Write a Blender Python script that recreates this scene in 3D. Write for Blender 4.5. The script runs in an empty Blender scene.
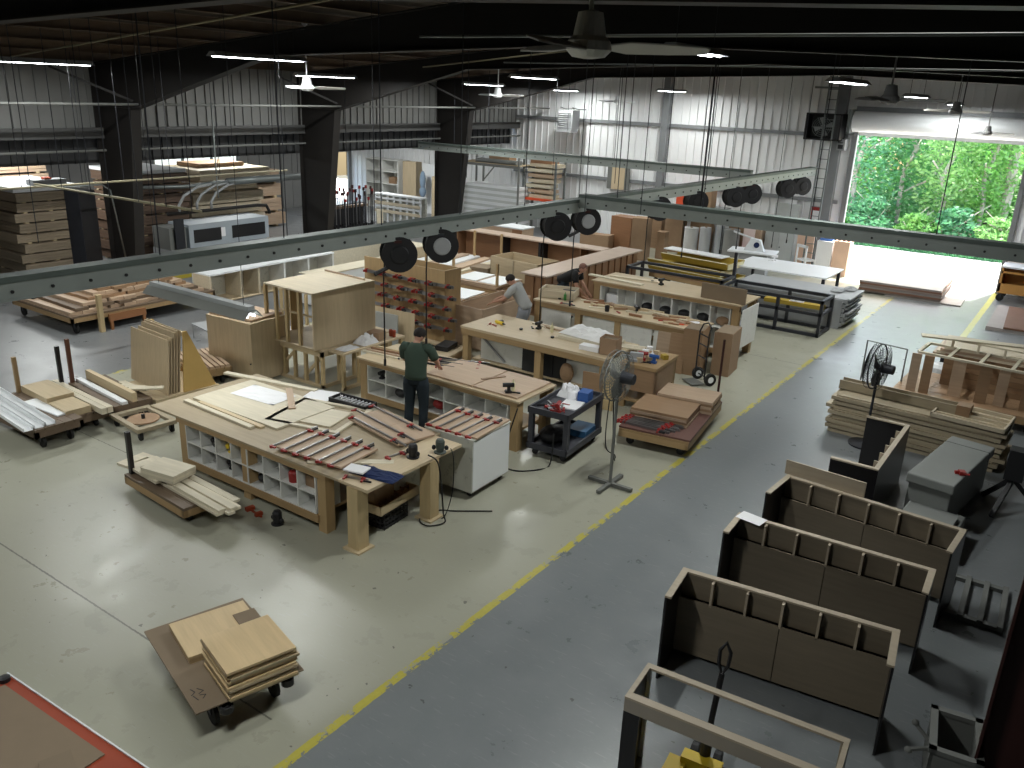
import bpy, bmesh, math, random
from mathutils import Vector, Matrix
random.seed(7)
SC = bpy.context.scene
COL = SC.collection
PI = math.pi
R = math.radians

# ------------------------------------------------------------------ mesh helpers
class MB:
    """collects shapes and links them as ONE mesh object"""
    def __init__(s): s.v = []; s.f = []
    def add(s, vs, fs):
        k = len(s.v); s.v += [tuple(v) for v in vs]; s.f += [tuple(i + k for i in f) for f in fs]; return s
    def box(s, x0, x1, y0, y1, z0, z1, M=None):
        vs = [Vector(p) for p in ((x0,y0,z0),(x1,y0,z0),(x1,y1,z0),(x0,y1,z0),(x0,y0,z1),(x1,y0,z1),(x1,y1,z1),(x0,y1,z1))]
        if M is not None: vs = [M @ v for v in vs]
        return s.add(vs, [(3,2,1,0),(4,5,6,7),(0,1,5,4),(1,2,6,5),(2,3,7,6),(3,0,4,7)])
    def ob(s, c, size, rz=0, rx=0, ry=0):
        M = Matrix.Translation(c) @ Matrix.Rotation(rz,4,'Z') @ Matrix.Rotation(ry,4,'Y') @ Matrix.Rotation(rx,4,'X')
        a, b, d = [t/2 for t in size]
        return s.box(-a,a,-b,b,-d,d,M)
    def bar(s, p, q, w, h, up=(0,0,1)):
        p, q = Vector(p), Vector(q); d = (q-p).normalized(); u = Vector(up)
        if abs(d.dot(u)) > .98: u = Vector((0,1,0))
        r = d.cross(u).normalized()*w/2; t = r.cross(d).normalized()*h/2
        vs = [p-r-t,p+r-t,p+r+t,p-r+t,q-r-t,q+r-t,q+r+t,q-r+t]
        return s.add(vs, [(0,1,2,3),(7,6,5,4),(0,4,5,1),(1,5,6,2),(2,6,7,3),(3,7,4,0)])
    def cyl(s, p, q, r, n=12, r2=None, cap=True):
        p, q = Vector(p), Vector(q); d = (q-p).normalized()
        u = Vector((0,0,1)) if abs(d.z) < .9 else Vector((1,0,0))
        a = d.cross(u).normalized(); b = d.cross(a); r2 = r if r2 is None else r2
        vs = [p+(a*math.cos(2*PI*i/n)+b*math.sin(2*PI*i/n))*r for i in range(n)] + [q+(a*math.cos(2*PI*i/n)+b*math.sin(2*PI*i/n))*r2 for i in range(n)]
        fs = [(i,(i+1)%n,n+(i+1)%n,n+i) for i in range(n)]
        if cap: fs += [tuple(range(n-1,-1,-1)), tuple(range(n,2*n))]
        return s.add(vs, fs)
    def tube(s, pts, r, n=6, closed=False):
        pts = [Vector(p) for p in pts]; m = len(pts); vs = []; prev = None
        for i, p in enumerate(pts):
            if closed: d = pts[(i+1)%m]-pts[i-1]
            else: d = pts[min(i+1,m-1)]-pts[max(i-1,0)]
            d = d.normalized()
            if prev is None:
                u = Vector((0,0,1)) if abs(d.z) < .9 else Vector((1,0,0)); a = d.cross(u).normalized()
            else: a = (prev - d*prev.dot(d)).normalized()
            prev = a; b = d.cross(a)
            vs += [p+(a*math.cos(2*PI*k/n)+b*math.sin(2*PI*k/n))*r for k in range(n)]
        fs = []
        for i in range(m if closed else m-1):
            j = (i+1) % m
            fs += [(i*n+k, i*n+(k+1)%n, j*n+(k+1)%n, j*n+k) for k in range(n)]
        if not closed: fs += [tuple(range(n-1,-1,-1)), tuple((m-1)*n+k for k in range(n))]
        return s.add(vs, fs)
    def hose(s, pts, r, n=6, k=5):
        P = [Vector(p) for p in pts]; out = []
        for i in range(len(P)-1):
            a, b, c, d = P[max(i-1,0)], P[i], P[i+1], P[min(i+2,len(P)-1)]
            for j in range(k):
                t = j/k; out.append(.5*((2*b)+(c-a)*t+(2*a-5*b+4*c-d)*t*t+(3*b-a-3*c+d)*t**3))
        return s.tube(out+[P[-1]], r, n)
    def lathe(s, prof, M=None, n=20):
        vs = []; M = M or Matrix()
        for r, z in prof:
            vs += [M @ Vector((r*math.cos(2*PI*k/n), r*math.sin(2*PI*k/n), z)) for k in range(n)]
        fs = [(i*n+k, i*n+(k+1)%n, (i+1)*n+(k+1)%n, (i+1)*n+k) for i in range(len(prof)-1) for k in range(n)]
        fs += [tuple(range(n-1,-1,-1)), tuple((len(prof)-1)*n+k for k in range(n))]
        return s.add(vs, fs)
    def prism(s, poly, a, b, axis='y', M=None):
        def P(u, w, t): return {'y': (u,t,w), 'x': (t,u,w), 'z': (u,w,t)}[axis]
        n = len(poly)
        vs = [Vector(P(u,w,a)) for u, w in poly] + [Vector(P(u,w,b)) for u, w in poly]
        if M is not None: vs = [M @ v for v in vs]
        return s.add(vs, [tuple(range(n-1,-1,-1)), tuple(range(n,2*n))] + [(i,(i+1)%n,n+(i+1)%n,n+i) for i in range(n)])
    def ell(s, c, r, M=None, nu=14, nv=9):
        vs = []; M = M or Matrix(); c = Vector(c)
        for j in range(nv+1):
            t = PI*j/nv
            for i in range(nu):
                p = 2*PI*i/nu
                vs.append(c + M @ Vector((r[0]*math.sin(t)*math.cos(p), r[1]*math.sin(t)*math.sin(p), r[2]*math.cos(t))))
        fs = [(j*nu+i, (j+1)*nu+i, (j+1)*nu+(i+1)%nu, j*nu+(i+1)%nu) for j in range(nv) for i in range(nu)]
        return s.add(vs, fs)
    def heap(s, x0, x1, y0, y1, z, h, n=10, seed=1):
        """a crumpled, closed blanket of a shape (cloth, paper, plastic)"""
        rnd = random.Random(seed); k = len(s.v); top = []
        for j in range(n+1):
            for i in range(n+1):
                u, w = i/n, j/n; e = min(u,1-u,w,1-w)*4; e = min(1,e)
                s.v.append((x0+(x1-x0)*u+rnd.uniform(-.02,.02)*(e>0), y0+(y1-y0)*w+rnd.uniform(-.02,.02)*(e>0), z+.004+h*e**.7*(.55+.45*rnd.random())))
        for j in range(n):
            for i in range(n):
                a = k+j*(n+1)+i; s.f.append((a,a+1,a+n+2,a+n+1))
        rim = [k+i for i in range(n)] + [k+j*(n+1)+n for j in range(n)] + [k+n*(n+1)+i for i in range(n,0,-1)] + [k+j*(n+1) for j in range(n,0,-1)]
        s.f.append(tuple(reversed(rim)))
        return s
    def build(s, name, mat, parent=None, loc=(0,0,0), rz=0, smooth=False, bevel=0):
        me = bpy.data.meshes.new(name); me.from_pydata(s.v, [], s.f); me.materials.append(mat)
        bm = bmesh.new(); bm.from_mesh(me); bmesh.ops.recalc_face_normals(bm, faces=bm.faces); bm.to_mesh(me); bm.free()
        if smooth:
            me.polygons.foreach_set('use_smooth', [True]*len(me.polygons))
        o = bpy.data.objects.new(name, me); COL.objects.link(o)
        o.location = loc; o.rotation_euler = (0,0,rz)
        if parent: o.parent = parent
        if bevel:
            m = o.modifiers.new('bevel','BEVEL'); m.width = bevel; m.segments = 2; m.limit_method = 'ANGLE'
        return o
def B(*a, **k): return MB().box(*a, **k)

def tag(o, label=None, cat=None, group=None, kind=None):
    if label: o['label'] = label
    if cat: o['category'] = cat
    if group: o['group'] = group
    if kind: o['kind'] = kind
    return o
def thing(name, label, cat, loc=(0,0,0), rz=0, group=None):
    o = bpy.data.objects.new(name, None); COL.objects.link(o); o.empty_display_size = .1
    o.location = loc; o.rotation_euler = (0,0,rz)
    return tag(o, label, cat, group)
def solo(name, mb, mat, label, cat, loc=(0,0,0), rz=0, group=None, smooth=False, bevel=0):
    return tag(mb.build(name, mat, None, loc, rz, smooth, bevel), label, cat, group)
def struct(name, mb, mat, loc=(0,0,0), smooth=False):
    return tag(mb.build(name, mat, None, loc, 0, smooth), kind='structure')
def dup(o, loc=None, rz=None, label=None, group=None, parent=None):
    c = o.copy(); COL.objects.link(c)
    if parent: c.parent = parent
    for ch in list(o.children): dup(ch, parent=c)
    if loc is not None: c.location = loc
    if rz is not None: c.rotation_euler = (0,0,rz)
    if label: c['label'] = label
    if group: c['group'] = group
    return c

# ------------------------------------------------------------------ materials
def nodes(name):
    m = bpy.data.materials.new(name); m.use_nodes = True; nt = m.node_tree
    return m, nt, nt.nodes['Principled BSDF']
def L(nt, a, b): nt.links.new(a, b)
def math_(nt, op, a, b=None, c=None):
    n = nt.nodes.new('ShaderNodeMath'); n.operation = op
    for i, x in enumerate((a,b,c)):
        if x is None: continue
        if isinstance(x, (int,float)): n.inputs[i].default_value = x
        else: L(nt, x, n.inputs[i])
    return n.outputs[0]
def mix_(nt, fac, a, b, blend='MIX'):
    n = nt.nodes.new('ShaderNodeMix'); n.data_type = 'RGBA'; n.blend_type = blend
    for s, x in ((n.inputs[0],fac),(n.inputs[6],a),(n.inputs[7],b)):
        if isinstance(x, (int,float)): s.default_value = x
        elif isinstance(x, tuple): s.default_value = (*x[:3],1)
        else: L(nt, x, s)
    return n.outputs[2]
def noise_(nt, vec, scale, detail=3, rough=.55):
    n = nt.nodes.new('ShaderNodeTexNoise'); n.inputs['Scale'].default_value = scale
    n.inputs['Detail'].default_value = detail; n.inputs['Roughness'].default_value = rough
    if vec is not None: L(nt, vec, n.inputs['Vector'])
    return n.outputs[0]
def coords(nt, scale=(1,1,1)):
    t = nt.nodes.new('ShaderNodeTexCoord'); mp = nt.nodes.new('ShaderNodeMapping')
    mp.inputs['Scale'].default_value = scale; L(nt, t.outputs['Object'], mp.inputs['Vector'])
    return mp.outputs[0]
def mat(name, col, rough=.6, metal=0, var=.12, scale=3, stretch=(1,1,1), bump=0, rnd=.1, spec=.4, dirt=0):
    """plain material: colour broken by noise, each object a little lighter or darker"""
    m, nt, b = nodes(name)
    n = noise_(nt, coords(nt, stretch), scale, 4)
    oi = nt.nodes.new('ShaderNodeObjectInfo')
    v = math_(nt, 'MULTIPLY_ADD', n, 2*var, 1-var)
    v = math_(nt, 'ADD', v, math_(nt, 'MULTIPLY_ADD', oi.outputs['Random'], 2*rnd, -rnd))
    c = mix_(nt, 1.0, col, (1,1,1), 'MULTIPLY')
    mv = nt.nodes.new('ShaderNodeVectorMath'); mv.operation = 'SCALE'
    L(nt, c, mv.inputs[0]); L(nt, v, mv.inputs['Scale'])
    out = mv.outputs[0]
    if dirt:
        n2 = noise_(nt, coords(nt), 7, 5, .7)
        f = math_(nt, 'MULTIPLY', math_(nt, 'GREATER_THAN', n2, .58), dirt)
        out = mix_(nt, f, out, tuple(x*.35 for x in col))
    L(nt, out, b.inputs['Base Color'])
    b.inputs['Roughness'].default_value = rough; b.inputs['Metallic'].default_value = metal
    b.inputs['Specular IOR Level'].default_value = spec
    if bump:
        bp = nt.nodes.new('ShaderNodeBump'); bp.inputs['Strength'].default_value = bump; bp.inputs['Distance'].default_value = .01
        L(nt, n, bp.inputs['Height']); L(nt, bp.outputs[0], b.inputs['Normal'])
    return m
def wood(name, col, axis=0, rough=.55, var=.2, rnd=.12):
    st = [9,9,9]; st[axis] = .8
    return mat(name, col, rough, 0, var, 2.2, tuple(st), .08, rnd)
def emit(name, col, strength):
    m, nt, b = nodes(name)
    b.inputs['Emission Color'].default_value = (*col,1); b.inputs['Emission Strength'].default_value = strength
    b.inputs['Base Color'].default_value = (*col,1)
    return m

PLY = wood('plywood', (.50,.40,.265), 0)
PLYY = wood('plywood_y', (.50,.40,.265), 1)
PLYP = wood('pale_plywood', (.58,.50,.37), 0)
PLYV = wood('plywood_upright', (.50,.40,.265), 2)
PINE = wood('pine', (.54,.43,.27), 0)
PINEY = wood('pine_y', (.54,.43,.27), 1)
PINEV = wood('pine_upright', (.50,.38,.21), 2)
MAPLE = wood('maple_board', (.62,.56,.43), 0, rnd=.08)
GRIMY = wood('grimy_cart_wood', (.15,.105,.07), 0)
OAK = wood('oak_bench', (.36,.24,.12), 0)
OAKV = wood('oak_leg', (.38,.26,.13), 2)
CHERRY = wood('cherry', (.25,.135,.072), 2, .4)
CHERRYX = wood('cherry_long', (.29,.15,.08), 0, .4)
CHTOP = wood('cherry_top', (.43,.33,.26), 0, .4)
VENEER = wood('pinkish_veneer', (.46,.335,.235), 0)
VENEERY = wood('pinkish_veneer_y', (.46,.335,.235), 1)
BROWN = wood('brown_panel', (.30,.19,.11), 0)
EDGE = wood('board_edge', (.37,.31,.215), 0)
DARK = mat('dark_finish', (.012,.011,.012), .32, var=.2)
DARKIN = wood('dark_inside', (.19,.155,.11), 0, .5)
RAW = wood('raw_edge', (.42,.35,.26), 0)
MDF = mat('mdf', (.36,.28,.21), .7, var=.08, scale=12)
CARD = mat('cardboard', (.34,.225,.14), .85, var=.08, scale=6)
CARDK = mat('kraft_sheet', (.205,.155,.105), .85, var=.08, scale=5)
WHITE = mat('white_laminate', (.74,.74,.71), .4, var=.04, dirt=.12)
OFFWHITE = mat('soiled_white_laminate', (.60,.60,.54), .5, var=.08, dirt=.35)
PAPER = mat('paper', (.82,.82,.84), .8, var=.03, rnd=.03)
CLOTH = mat('white_cloth', (.80,.80,.80), .9, var=.05)
GREYP = mat('grey_panel', (.33,.34,.35), .6, var=.06)
GREYD = mat('grey_housing', (.17,.175,.165), .6, var=.12)
GALV = mat('galvanised_steel', (.20,.22,.22), .45, .55, .15, 4, rnd=.05)
TRACK = mat('painted_track', (.27,.30,.285), .5, .2, .15, 3, rnd=.03)
STEEL = mat('bright_steel', (.30,.30,.31), .35, .85, .1)
DSTEEL = mat('dark_steel', (.035,.037,.045), .45, .4, .2)
BLACK = mat('black_plastic', (.016,.016,.018), .5, var=.2)
RUBBER = mat('black_rubber', (.012,.012,.012), .7, var=.2)
BROWNSTEEL = mat('dark_brown_frame', (.014,.012,.011), .6, .1, .2)
CEIL = mat('dark_insulation', (.045,.035,.026), .9, var=.2, rnd=0)
PURL = mat('brown_purlin', (.15,.11,.08), .7, .1, .2)
RED = mat('red_clamp', (.30,.022,.02), .45, var=.1)
REDP = mat('red_paint', (.30,.05,.02), .55, var=.2)
REDDK = mat('dark_red_steel', (.045,.014,.012), .55, .1, .25)
ORANGE = mat('orange_board', (.62,.28,.10), .6)
ORRED = mat('orange_red_plastic', (.75,.10,.04), .45)
YELLOW = mat('yellow_paint', (.70,.50,.03), .5)
MUSTARD = mat('mustard_foam', (.40,.28,.04), .8, var=.12)
CREAMF = mat('cream_edge', (.72,.66,.42), .8)
BLUE = mat('blue_plastic', (.03,.10,.33), .5)
NAVY = mat('navy_cloth', (.014,.026,.085), .9, var=.2)
PWHITE = mat('painted_metal_white', (.80,.82,.84), .4, .1, .04)
WALLW = mat('white_metal_siding', (.86,.87,.88), .5, .1, .06, 1.2, rnd=0)
WALLD = mat('darkened_metal_siding', (.21,.21,.205), .6, .1, .15, 1.2, rnd=0)  # siding colour darkened evenly from the white of the end wall
WALLK = mat('unlit_metal_siding', (.035,.036,.038), .6, .1, .15, 1.2, rnd=0)  # near-black colour stands in for siding that gets no light
GUT = mat('grey_eave_beam', (.085,.085,.085), .6, .2, .15)
CONC = mat('driveway_concrete', (.62,.60,.55), .9, var=.06, scale=1.5, rnd=0)
SKIN = mat('skin', (.50,.27,.19), .55, var=.06, rnd=0)
HAIR = mat('dark_hair', (.016,.011,.009), .7, var=.3, scale=30, rnd=0)
HAIRP = mat('short_hair', (.20,.10,.075), .8, var=.2, scale=30, rnd=0)
GREENT = mat('green_shirt', (.050,.078,.058), .9, var=.15, rnd=0)
GREYT = mat('grey_shirt', (.42,.43,.43), .9, var=.1, rnd=0)
BLACKT = mat('black_shirt', (.010,.010,.011), .9, var=.1, rnd=0)
JEAN = mat('dark_jeans', (.016,.024,.032), .9, var=.2, rnd=0)
JEANL = mat('grey_trousers', (.22,.23,.25), .9, var=.1, rnd=0)
TUBE = emit('lit_tube', (.93,.96,1.0), 18)
TUBE2 = emit('bench_tube', (.93,.96,1.0), 5)
BTOP = wood('worn_bench_ply', (.38,.305,.20), 0)
PLYW = wood('warm_plywood', (.60,.45,.26), 0)

def floor_material():
    m, nt, b = nodes('painted_concrete_floor')
    tc = nt.nodes.new('ShaderNodeTexCoord'); sp = nt.nodes.new('ShaderNodeSeparateXYZ')
    L(nt, tc.outputs['Object'], sp.inputs[0]); x, y = sp.outputs[0], sp.outputs[1]
    v = tc.outputs['Object']
    big = noise_(nt, v, .35, 4); mid = noise_(nt, v, 2.5, 5, .65); fine = noise_(nt, v, 16, 4, .7)
    main = mix_(nt, big, (.322,.320,.255), (.375,.368,.297))
    main = mix_(nt, math_(nt,'MULTIPLY',math_(nt,'GREATER_THAN',mid,.60),.22), main, (.235,.235,.185))
    aisle = mix_(nt, mid, (.165,.180,.190), (.215,.228,.236))
    left = mix_(nt, mid, (.150,.155,.160), (.185,.19,.195))
    wob = math_(nt,'MULTIPLY_ADD', mid, .05, -.025)
    xw = math_(nt,'ADD', x, wob)
    c = mix_(nt, math_(nt,'GREATER_THAN', xw, -4.68), main, aisle)
    c = mix_(nt, math_(nt,'LESS_THAN', xw, -15.1), c, left)
    spots = math_(nt,'GREATER_THAN', noise_(nt, v, 9, 2, .5), .745)
    c = mix_(nt, math_(nt,'MULTIPLY',spots,.7), c, (.05,.05,.045))
    scr = noise_(nt, coords(nt,(.8,6,1)), 6, 3)
    c = mix_(nt, math_(nt,'MULTIPLY', math_(nt,'GREATER_THAN',scr,.64), .15), c, (.42,.43,.42))
    def line(coord, at, w): return math_(nt,'LESS_THAN', math_(nt,'ABSOLUTE', math_(nt,'SUBTRACT',coord,at)), w)
    for at, w, lim in ((3.96,.010,-5.2),(6.42,.008,-11),(18.25,.010,-4.7),(12.2,.008,-14),(24.5,.010,-4.7)):
        f = math_(nt,'MULTIPLY', line(math_(nt,'MULTIPLY_ADD',fine,.03,y), at, w), math_(nt,'LESS_THAN',x,lim))
        c = mix_(nt, math_(nt,'MULTIPLY',f,.75), c, (.06,.06,.05))
    wear = noise_(nt, v, 5, 5, .75)
    f1 = math_(nt,'MULTIPLY', line(xw,-4.69,.048), math_(nt,'GREATER_THAN',wear,.47))
    f2 = math_(nt,'MULTIPLY', math_(nt,'MULTIPLY',line(xw,-2.27,.075), math_(nt,'GREATER_THAN',y,22.3)), math_(nt,'GREATER_THAN',wear,.36))
    f3 = math_(nt,'MULTIPLY', line(xw,-15.1,.055), math_(nt,'GREATER_THAN',wear,.56))
    f = math_(nt,'MAXIMUM', math_(nt,'MAXIMUM',f1,f2), f3)
    c = mix_(nt, math_(nt,'MULTIPLY',f,.9), c, mix_(nt, fine, (.42,.36,.03), (.56,.50,.08)))
    L(nt, c, b.inputs['Base Color'])
    L(nt, math_(nt,'MULTIPLY_ADD', mid, .30, .17), b.inputs['Roughness'])
    b.inputs['Specular IOR Level'].default_value = .5
    bp = nt.nodes.new('ShaderNodeBump'); bp.inputs['Strength'].default_value = .10; bp.inputs['Distance'].default_value = .01
    L(nt, fine, bp.inputs['Height']); L(nt, bp.outputs[0], b.inputs['Normal'])
    return m

# ------------------------------------------------------------------ camera, world, exposure
yaw, pitch, roll = -.59960058, .33702553, .03983512
fw = Vector((math.sin(yaw)*math.cos(pitch), math.cos(yaw)*math.cos(pitch), -math.sin(pitch)))
rt = Vector((math.cos(yaw), -math.sin(yaw), 0)); up = rt.cross(fw)
r2 = math.cos(roll)*rt + math.sin(roll)*up; u2 = -math.sin(roll)*rt + math.cos(roll)*up
cd = bpy.data.cameras.new('camera'); cam = bpy.data.objects.new('camera', cd); COL.objects.link(cam)
cam.matrix_world = Matrix(((r2.x,u2.x,-fw.x,0),(r2.y,u2.y,-fw.y,0),(r2.z,u2.z,-fw.z,5.5),(0,0,0,1)))
cd.sensor_width = 36; cd.lens = 840.8/1024*36; cd.clip_end = 200; cd.clip_start = .05
SC.camera = cam
vs = SC.view_settings; vs.view_transform = 'Standard'; vs.look = 'None'; vs.gamma = 1; vs.use_curve_mapping = False
vs.exposure = 0.25
SC.cycles.use_denoising = True
SC.cycles.max_bounces = 6; SC.cycles.diffuse_bounces = 4; SC.cycles.glossy_bounces = 3; SC.cycles.sample_clamp_indirect = 6
w = bpy.data.worlds.new('sky'); SC.world = w; w.use_nodes = True; nt = w.node_tree
sky = nt.nodes.new('ShaderNodeTexSky'); sky.sky_type = 'NISHITA'; sky.sun_disc = False
sky.sun_elevation = R(55); sky.sun_rotation = R(0); sky.air_density = 1.5; sky.dust_density = 3
bg = nt.nodes['Background']; L(nt, sky.outputs[0], bg.inputs[0]); bg.inputs[1].default_value = .8
def lamp(name, kind, loc, energy, color=(1,1,1), rot=(0,0,0), size=None):
    d = bpy.data.lights.new(name, kind); d.energy = energy; d.color = color
    if kind == 'AREA':
        d.shape = 'RECTANGLE'; d.size, d.size_y = size
    o = bpy.data.objects.new(name, d); COL.objects.link(o); o.location = loc; o.rotation_euler = rot
    return o
sun = lamp('sun', 'SUN', (0,60,30), 13.0, (1,.97,.90), (R(-24),R(6),0)); sun.data.angle = R(2)

# ------------------------------------------------------------------ the building
XL, XR, YF, YN = -20.9, 6.9, 30.2, -9.0
def zc(x): return 7.35 - abs(x+6.5)*.098                     # underside of the roof
struct('floor', B(-31.5, XR+.3, YN, YF+.15, -.2, 0), floor_material())
def ribs(mb, a0, a1, z0, z1, plane, axis, s, pitch=.305, cut=None):
    """ribbed metal siding standing in a plane; s = side the ribs point to"""
    t = .034
    def bx(a, b, q0, q1, d0, d1):
        if axis == 'x': mb.box(a, b, min(plane+s*d0,plane+s*d1), max(plane+s*d0,plane+s*d1), q0, q1)
        else: mb.box(min(plane+s*d0,plane+s*d1), max(plane+s*d0,plane+s*d1), a, b, q0, q1)
    spans = [(a0,a1,z0,z1)] if not cut else [(a0,cut[0],z0,z1),(cut[1],a1,z0,z1),(cut[0],cut[1],cut[2],z1)]
    for p0,p1,q0,q1 in spans:
        bx(p0,p1,q0,q1,-.06,0)
        k = math.ceil((p0-a0)/pitch)
        while a0+k*pitch+.05 < p1:
            a = a0+k*pitch
            if a >= p0: bx(a, a+.045, q0, q1, 0, t+.012)
            k += 1
    return mb
DX0, DX1, DZ = -7.22, -2.30, 4.6
struct('wall_far', ribs(MB(), XL, XR, 0, 7.0, YF, 'x', -1, cut=(DX0,DX1,DZ)), WALLW)
struct('wall_far_left', ribs(MB(), -30.6, XL, 0, 4.3, YF, 'x', -1), WALLW)
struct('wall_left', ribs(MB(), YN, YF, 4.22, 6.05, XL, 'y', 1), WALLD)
struct('trim_1', B(XL-.12, XL+.16, YN, YF, 3.97, 4.22), GUT)
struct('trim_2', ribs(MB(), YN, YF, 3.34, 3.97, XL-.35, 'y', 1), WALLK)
struct('trim_3', MB().cyl((XL+.16,YN,3.68),(XL+.16,YF,3.68),.028,8), GREYD)
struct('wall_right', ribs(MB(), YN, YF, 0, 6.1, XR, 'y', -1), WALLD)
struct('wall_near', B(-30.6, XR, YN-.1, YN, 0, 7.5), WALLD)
c = MB(); c.prism([(XL-.3,zc(XL)-.03),(-6.5,7.35),(XR+.3,zc(XR)-.03),(XR+.3,zc(XR)+.12),(-6.5,7.5),(XL-.3,zc(XL)+.12)], YN-.2, YF+.2)
struct('ceiling', c, CEIL)
struct('ceiling_left', MB().prism([(-30.8,3.85),(XL-.3,4.3),(XL-.3,4.4),(-30.8,3.95)], YN, YF+.1), CEIL)
# outer wall of the side bay, with two openings to daylight
OW = -30.6
ow = MB(); 
for a, b, z0, z1 in ((YN,8,0,4),(8,19.5,0,4),(19.5,23.6,0,.05),(19.5,23.6,2.6,4),(23.6,28.75,0,4),(28.75,29.95,2.35,4),(29.95,YF,0,4)): ow.box(OW-.1, OW, a, b, z0, z1)
for k in range(int((YF-YN)/.6)):
    y = YN+k*.6
    if y < 19.4 or 23.7 < y < 28.6: ow.box(OW, OW+.03, y, y+.05, 0, 3.9)
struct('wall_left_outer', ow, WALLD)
fr = MB()
for y in (19.55,20.85,22.2,23.5): fr.box(OW-.06, OW+.02, y-.05, y+.05, .05, 2.6)
fr.box(OW-.06, OW+.02, 19.5, 23.6, 2.52, 2.6); fr.box(OW-.06, OW+.02, 19.5, 23.6, .05, .13); fr.box(OW-.06,OW+.02,19.5,23.6,1.3,1.36)
wn = struct('window_1', fr, GALV)
gm, gnt, gb = nodes('frosted_pane'); gb.inputs['Transmission Weight'].default_value = 1; gb.inputs['Roughness'].default_value = .6; gb.inputs['Base Color'].default_value = (.9,.93,.95,1)
pn = B(OW-.045, OW-.035, 19.5, 23.6, .1, 2.56).build('pane', gm, wn)
# rigid steel frames: tapered columns and haunched rafters
def frame(y):
    m = MB(); t, fl = .012, .13
    col_o = XL+.02
    cx0, cx1 = col_o+.95, col_o+1.58                     # inner edge of the tapered column, foot and knee
    m.prism([(col_o,0),(cx0,0),(cx1,4.72),(-14.4,5.95),(-6.5,6.2),(1.4,5.95),(XR-.95,4.72),(XR-.45,0),(XR-.02,0),(XR-.02,zc(XR)-.24),(-6.5,7.12),(col_o,zc(XL)-.24)], y-t, y+t)
    def fl_(p, q): m.bar((p[0],y,p[1]), (q[0],y,q[1]), .24, .022, up=(0,1,0)) if False else m.add(*strip(p,q,y,fl))
    pts = [(cx0,0),(cx1,4.72),(-14.4,5.95),(-6.5,6.2),(1.4,5.95),(XR-.95,4.72),(XR-.45,0)]
    for a, b in zip(pts, pts[1:]): fl_(a, b)
    top = [(col_o,0),(col_o,zc(XL)-.24),(-6.5,7.12),(XR-.02,zc(XR)-.24),(XR-.02,0)]
    for a, b in zip(top, top[1:]): fl_(a, b)
    m.bar((col_o,y,4.72),(cx1,y,4.72),.2,.02); m.bar((-14.4,y,5.95),(-14.4,y,6.35),.2,.02)
    m.box(col_o-.02, cx0+.06, y-.17, y+.17, 0, .03)
    return m
def strip(p, q, y, fl, t=.011):
    d = Vector((q[0]-p[0],0,q[1]-p[1])).normalized(); n = Vector((-d.z,0,d.x))*t
    P, Q = Vector((p[0],0,p[1])), Vector((q[0],0,q[1])); vs = []
    for b in (P,Q):
        for s in (-1,1):
            for yy in (y-fl,y+fl): vs.append(b+n*s+Vector((0,yy,0)))
    return vs, [(0,1,3,2),(4,6,7,5),(0,4,5,1),(2,3,7,6),(0,2,6,4),(1,5,7,3)]
k = 4
for y in (-1.0, 5.5, 12.0, 18.5, 25.0):
    struct('trim_%d' % k, frame(y), BROWNSTEEL); k += 1
for x in [XL+.5+i*1.52 for i in range(18)]:
    z = zc(x); m = MB(); m.box(x-.03, x-.02, YN, YF, z-.22, z-.03); m.box(x-.03, x+.05, YN, YF, z-.23, z-.22); m.box(x-.03,x+.05,YN,YF,z-.04,z-.03)
    struct('trim_%d' % k, m, PURL); k += 1
m = MB()
for a, b in ((12,18.5),(18.5,25)):                               # flange braces at the knees
    for s in (a,b):
        pass
for y in (12.0,18.5,25.0):
    m.bar((-19.2,y+.1,4.9),(-20.1,y+1.5,5.6),.05,.05); m.bar((-19.2,y-.1,4.9),(-20.1,y-1.5,5.6),.05,.05)
struct('trim_%d' % k, m, BROWNSTEEL); k += 1
m = MB()                                                         # girts and posts of the end wall
for z in (2.3, 4.45): m.box(XL, DX0-.3, YF-.16, YF-.06, z-.06, z+.06)
for x in (-14.1,): m.box(x-.12, x+.12, YF-.3, YF-.05, 0, 6.8)
m.box(DX0-.16, DX0, YF-.12, YF-.03, 0, DZ+.1); m.box(DX1, DX1+.14, YF-.12, YF-.03, 0, DZ+.1)
m.box(DX0-.16, DX1+.14, YF-.12, YF-.03, 5.25, 5.4)
m.box(DX0-.75, DX0-.45, YF-.3, YF-.05, 0, 6.6)
struct('trim_%d' % k, m, mat('wall_girt', (.22,.23,.24), .5, .3)); k += 1
# rolled-up door above the opening
d = struct('door_1', MB().cyl((DX0-.1,YF-.42,4.93),(DX1+.1,YF-.42,4.93),.32,28), PWHITE, smooth=False)
B(DX0-.22, DX0-.12, YF-.78, YF-.08, 4.55, 5.3).build('bracket', GALV, d); B(DX1+.12, DX1+.22, YF-.78, YF-.08, 4.55, 5.3).build('bracket', GALV, d)
B(DX0+.02, DX1-.02, YF-.16, YF-.1, 4.5, 4.62).build('bottom_bar', PWHITE, d)
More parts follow.
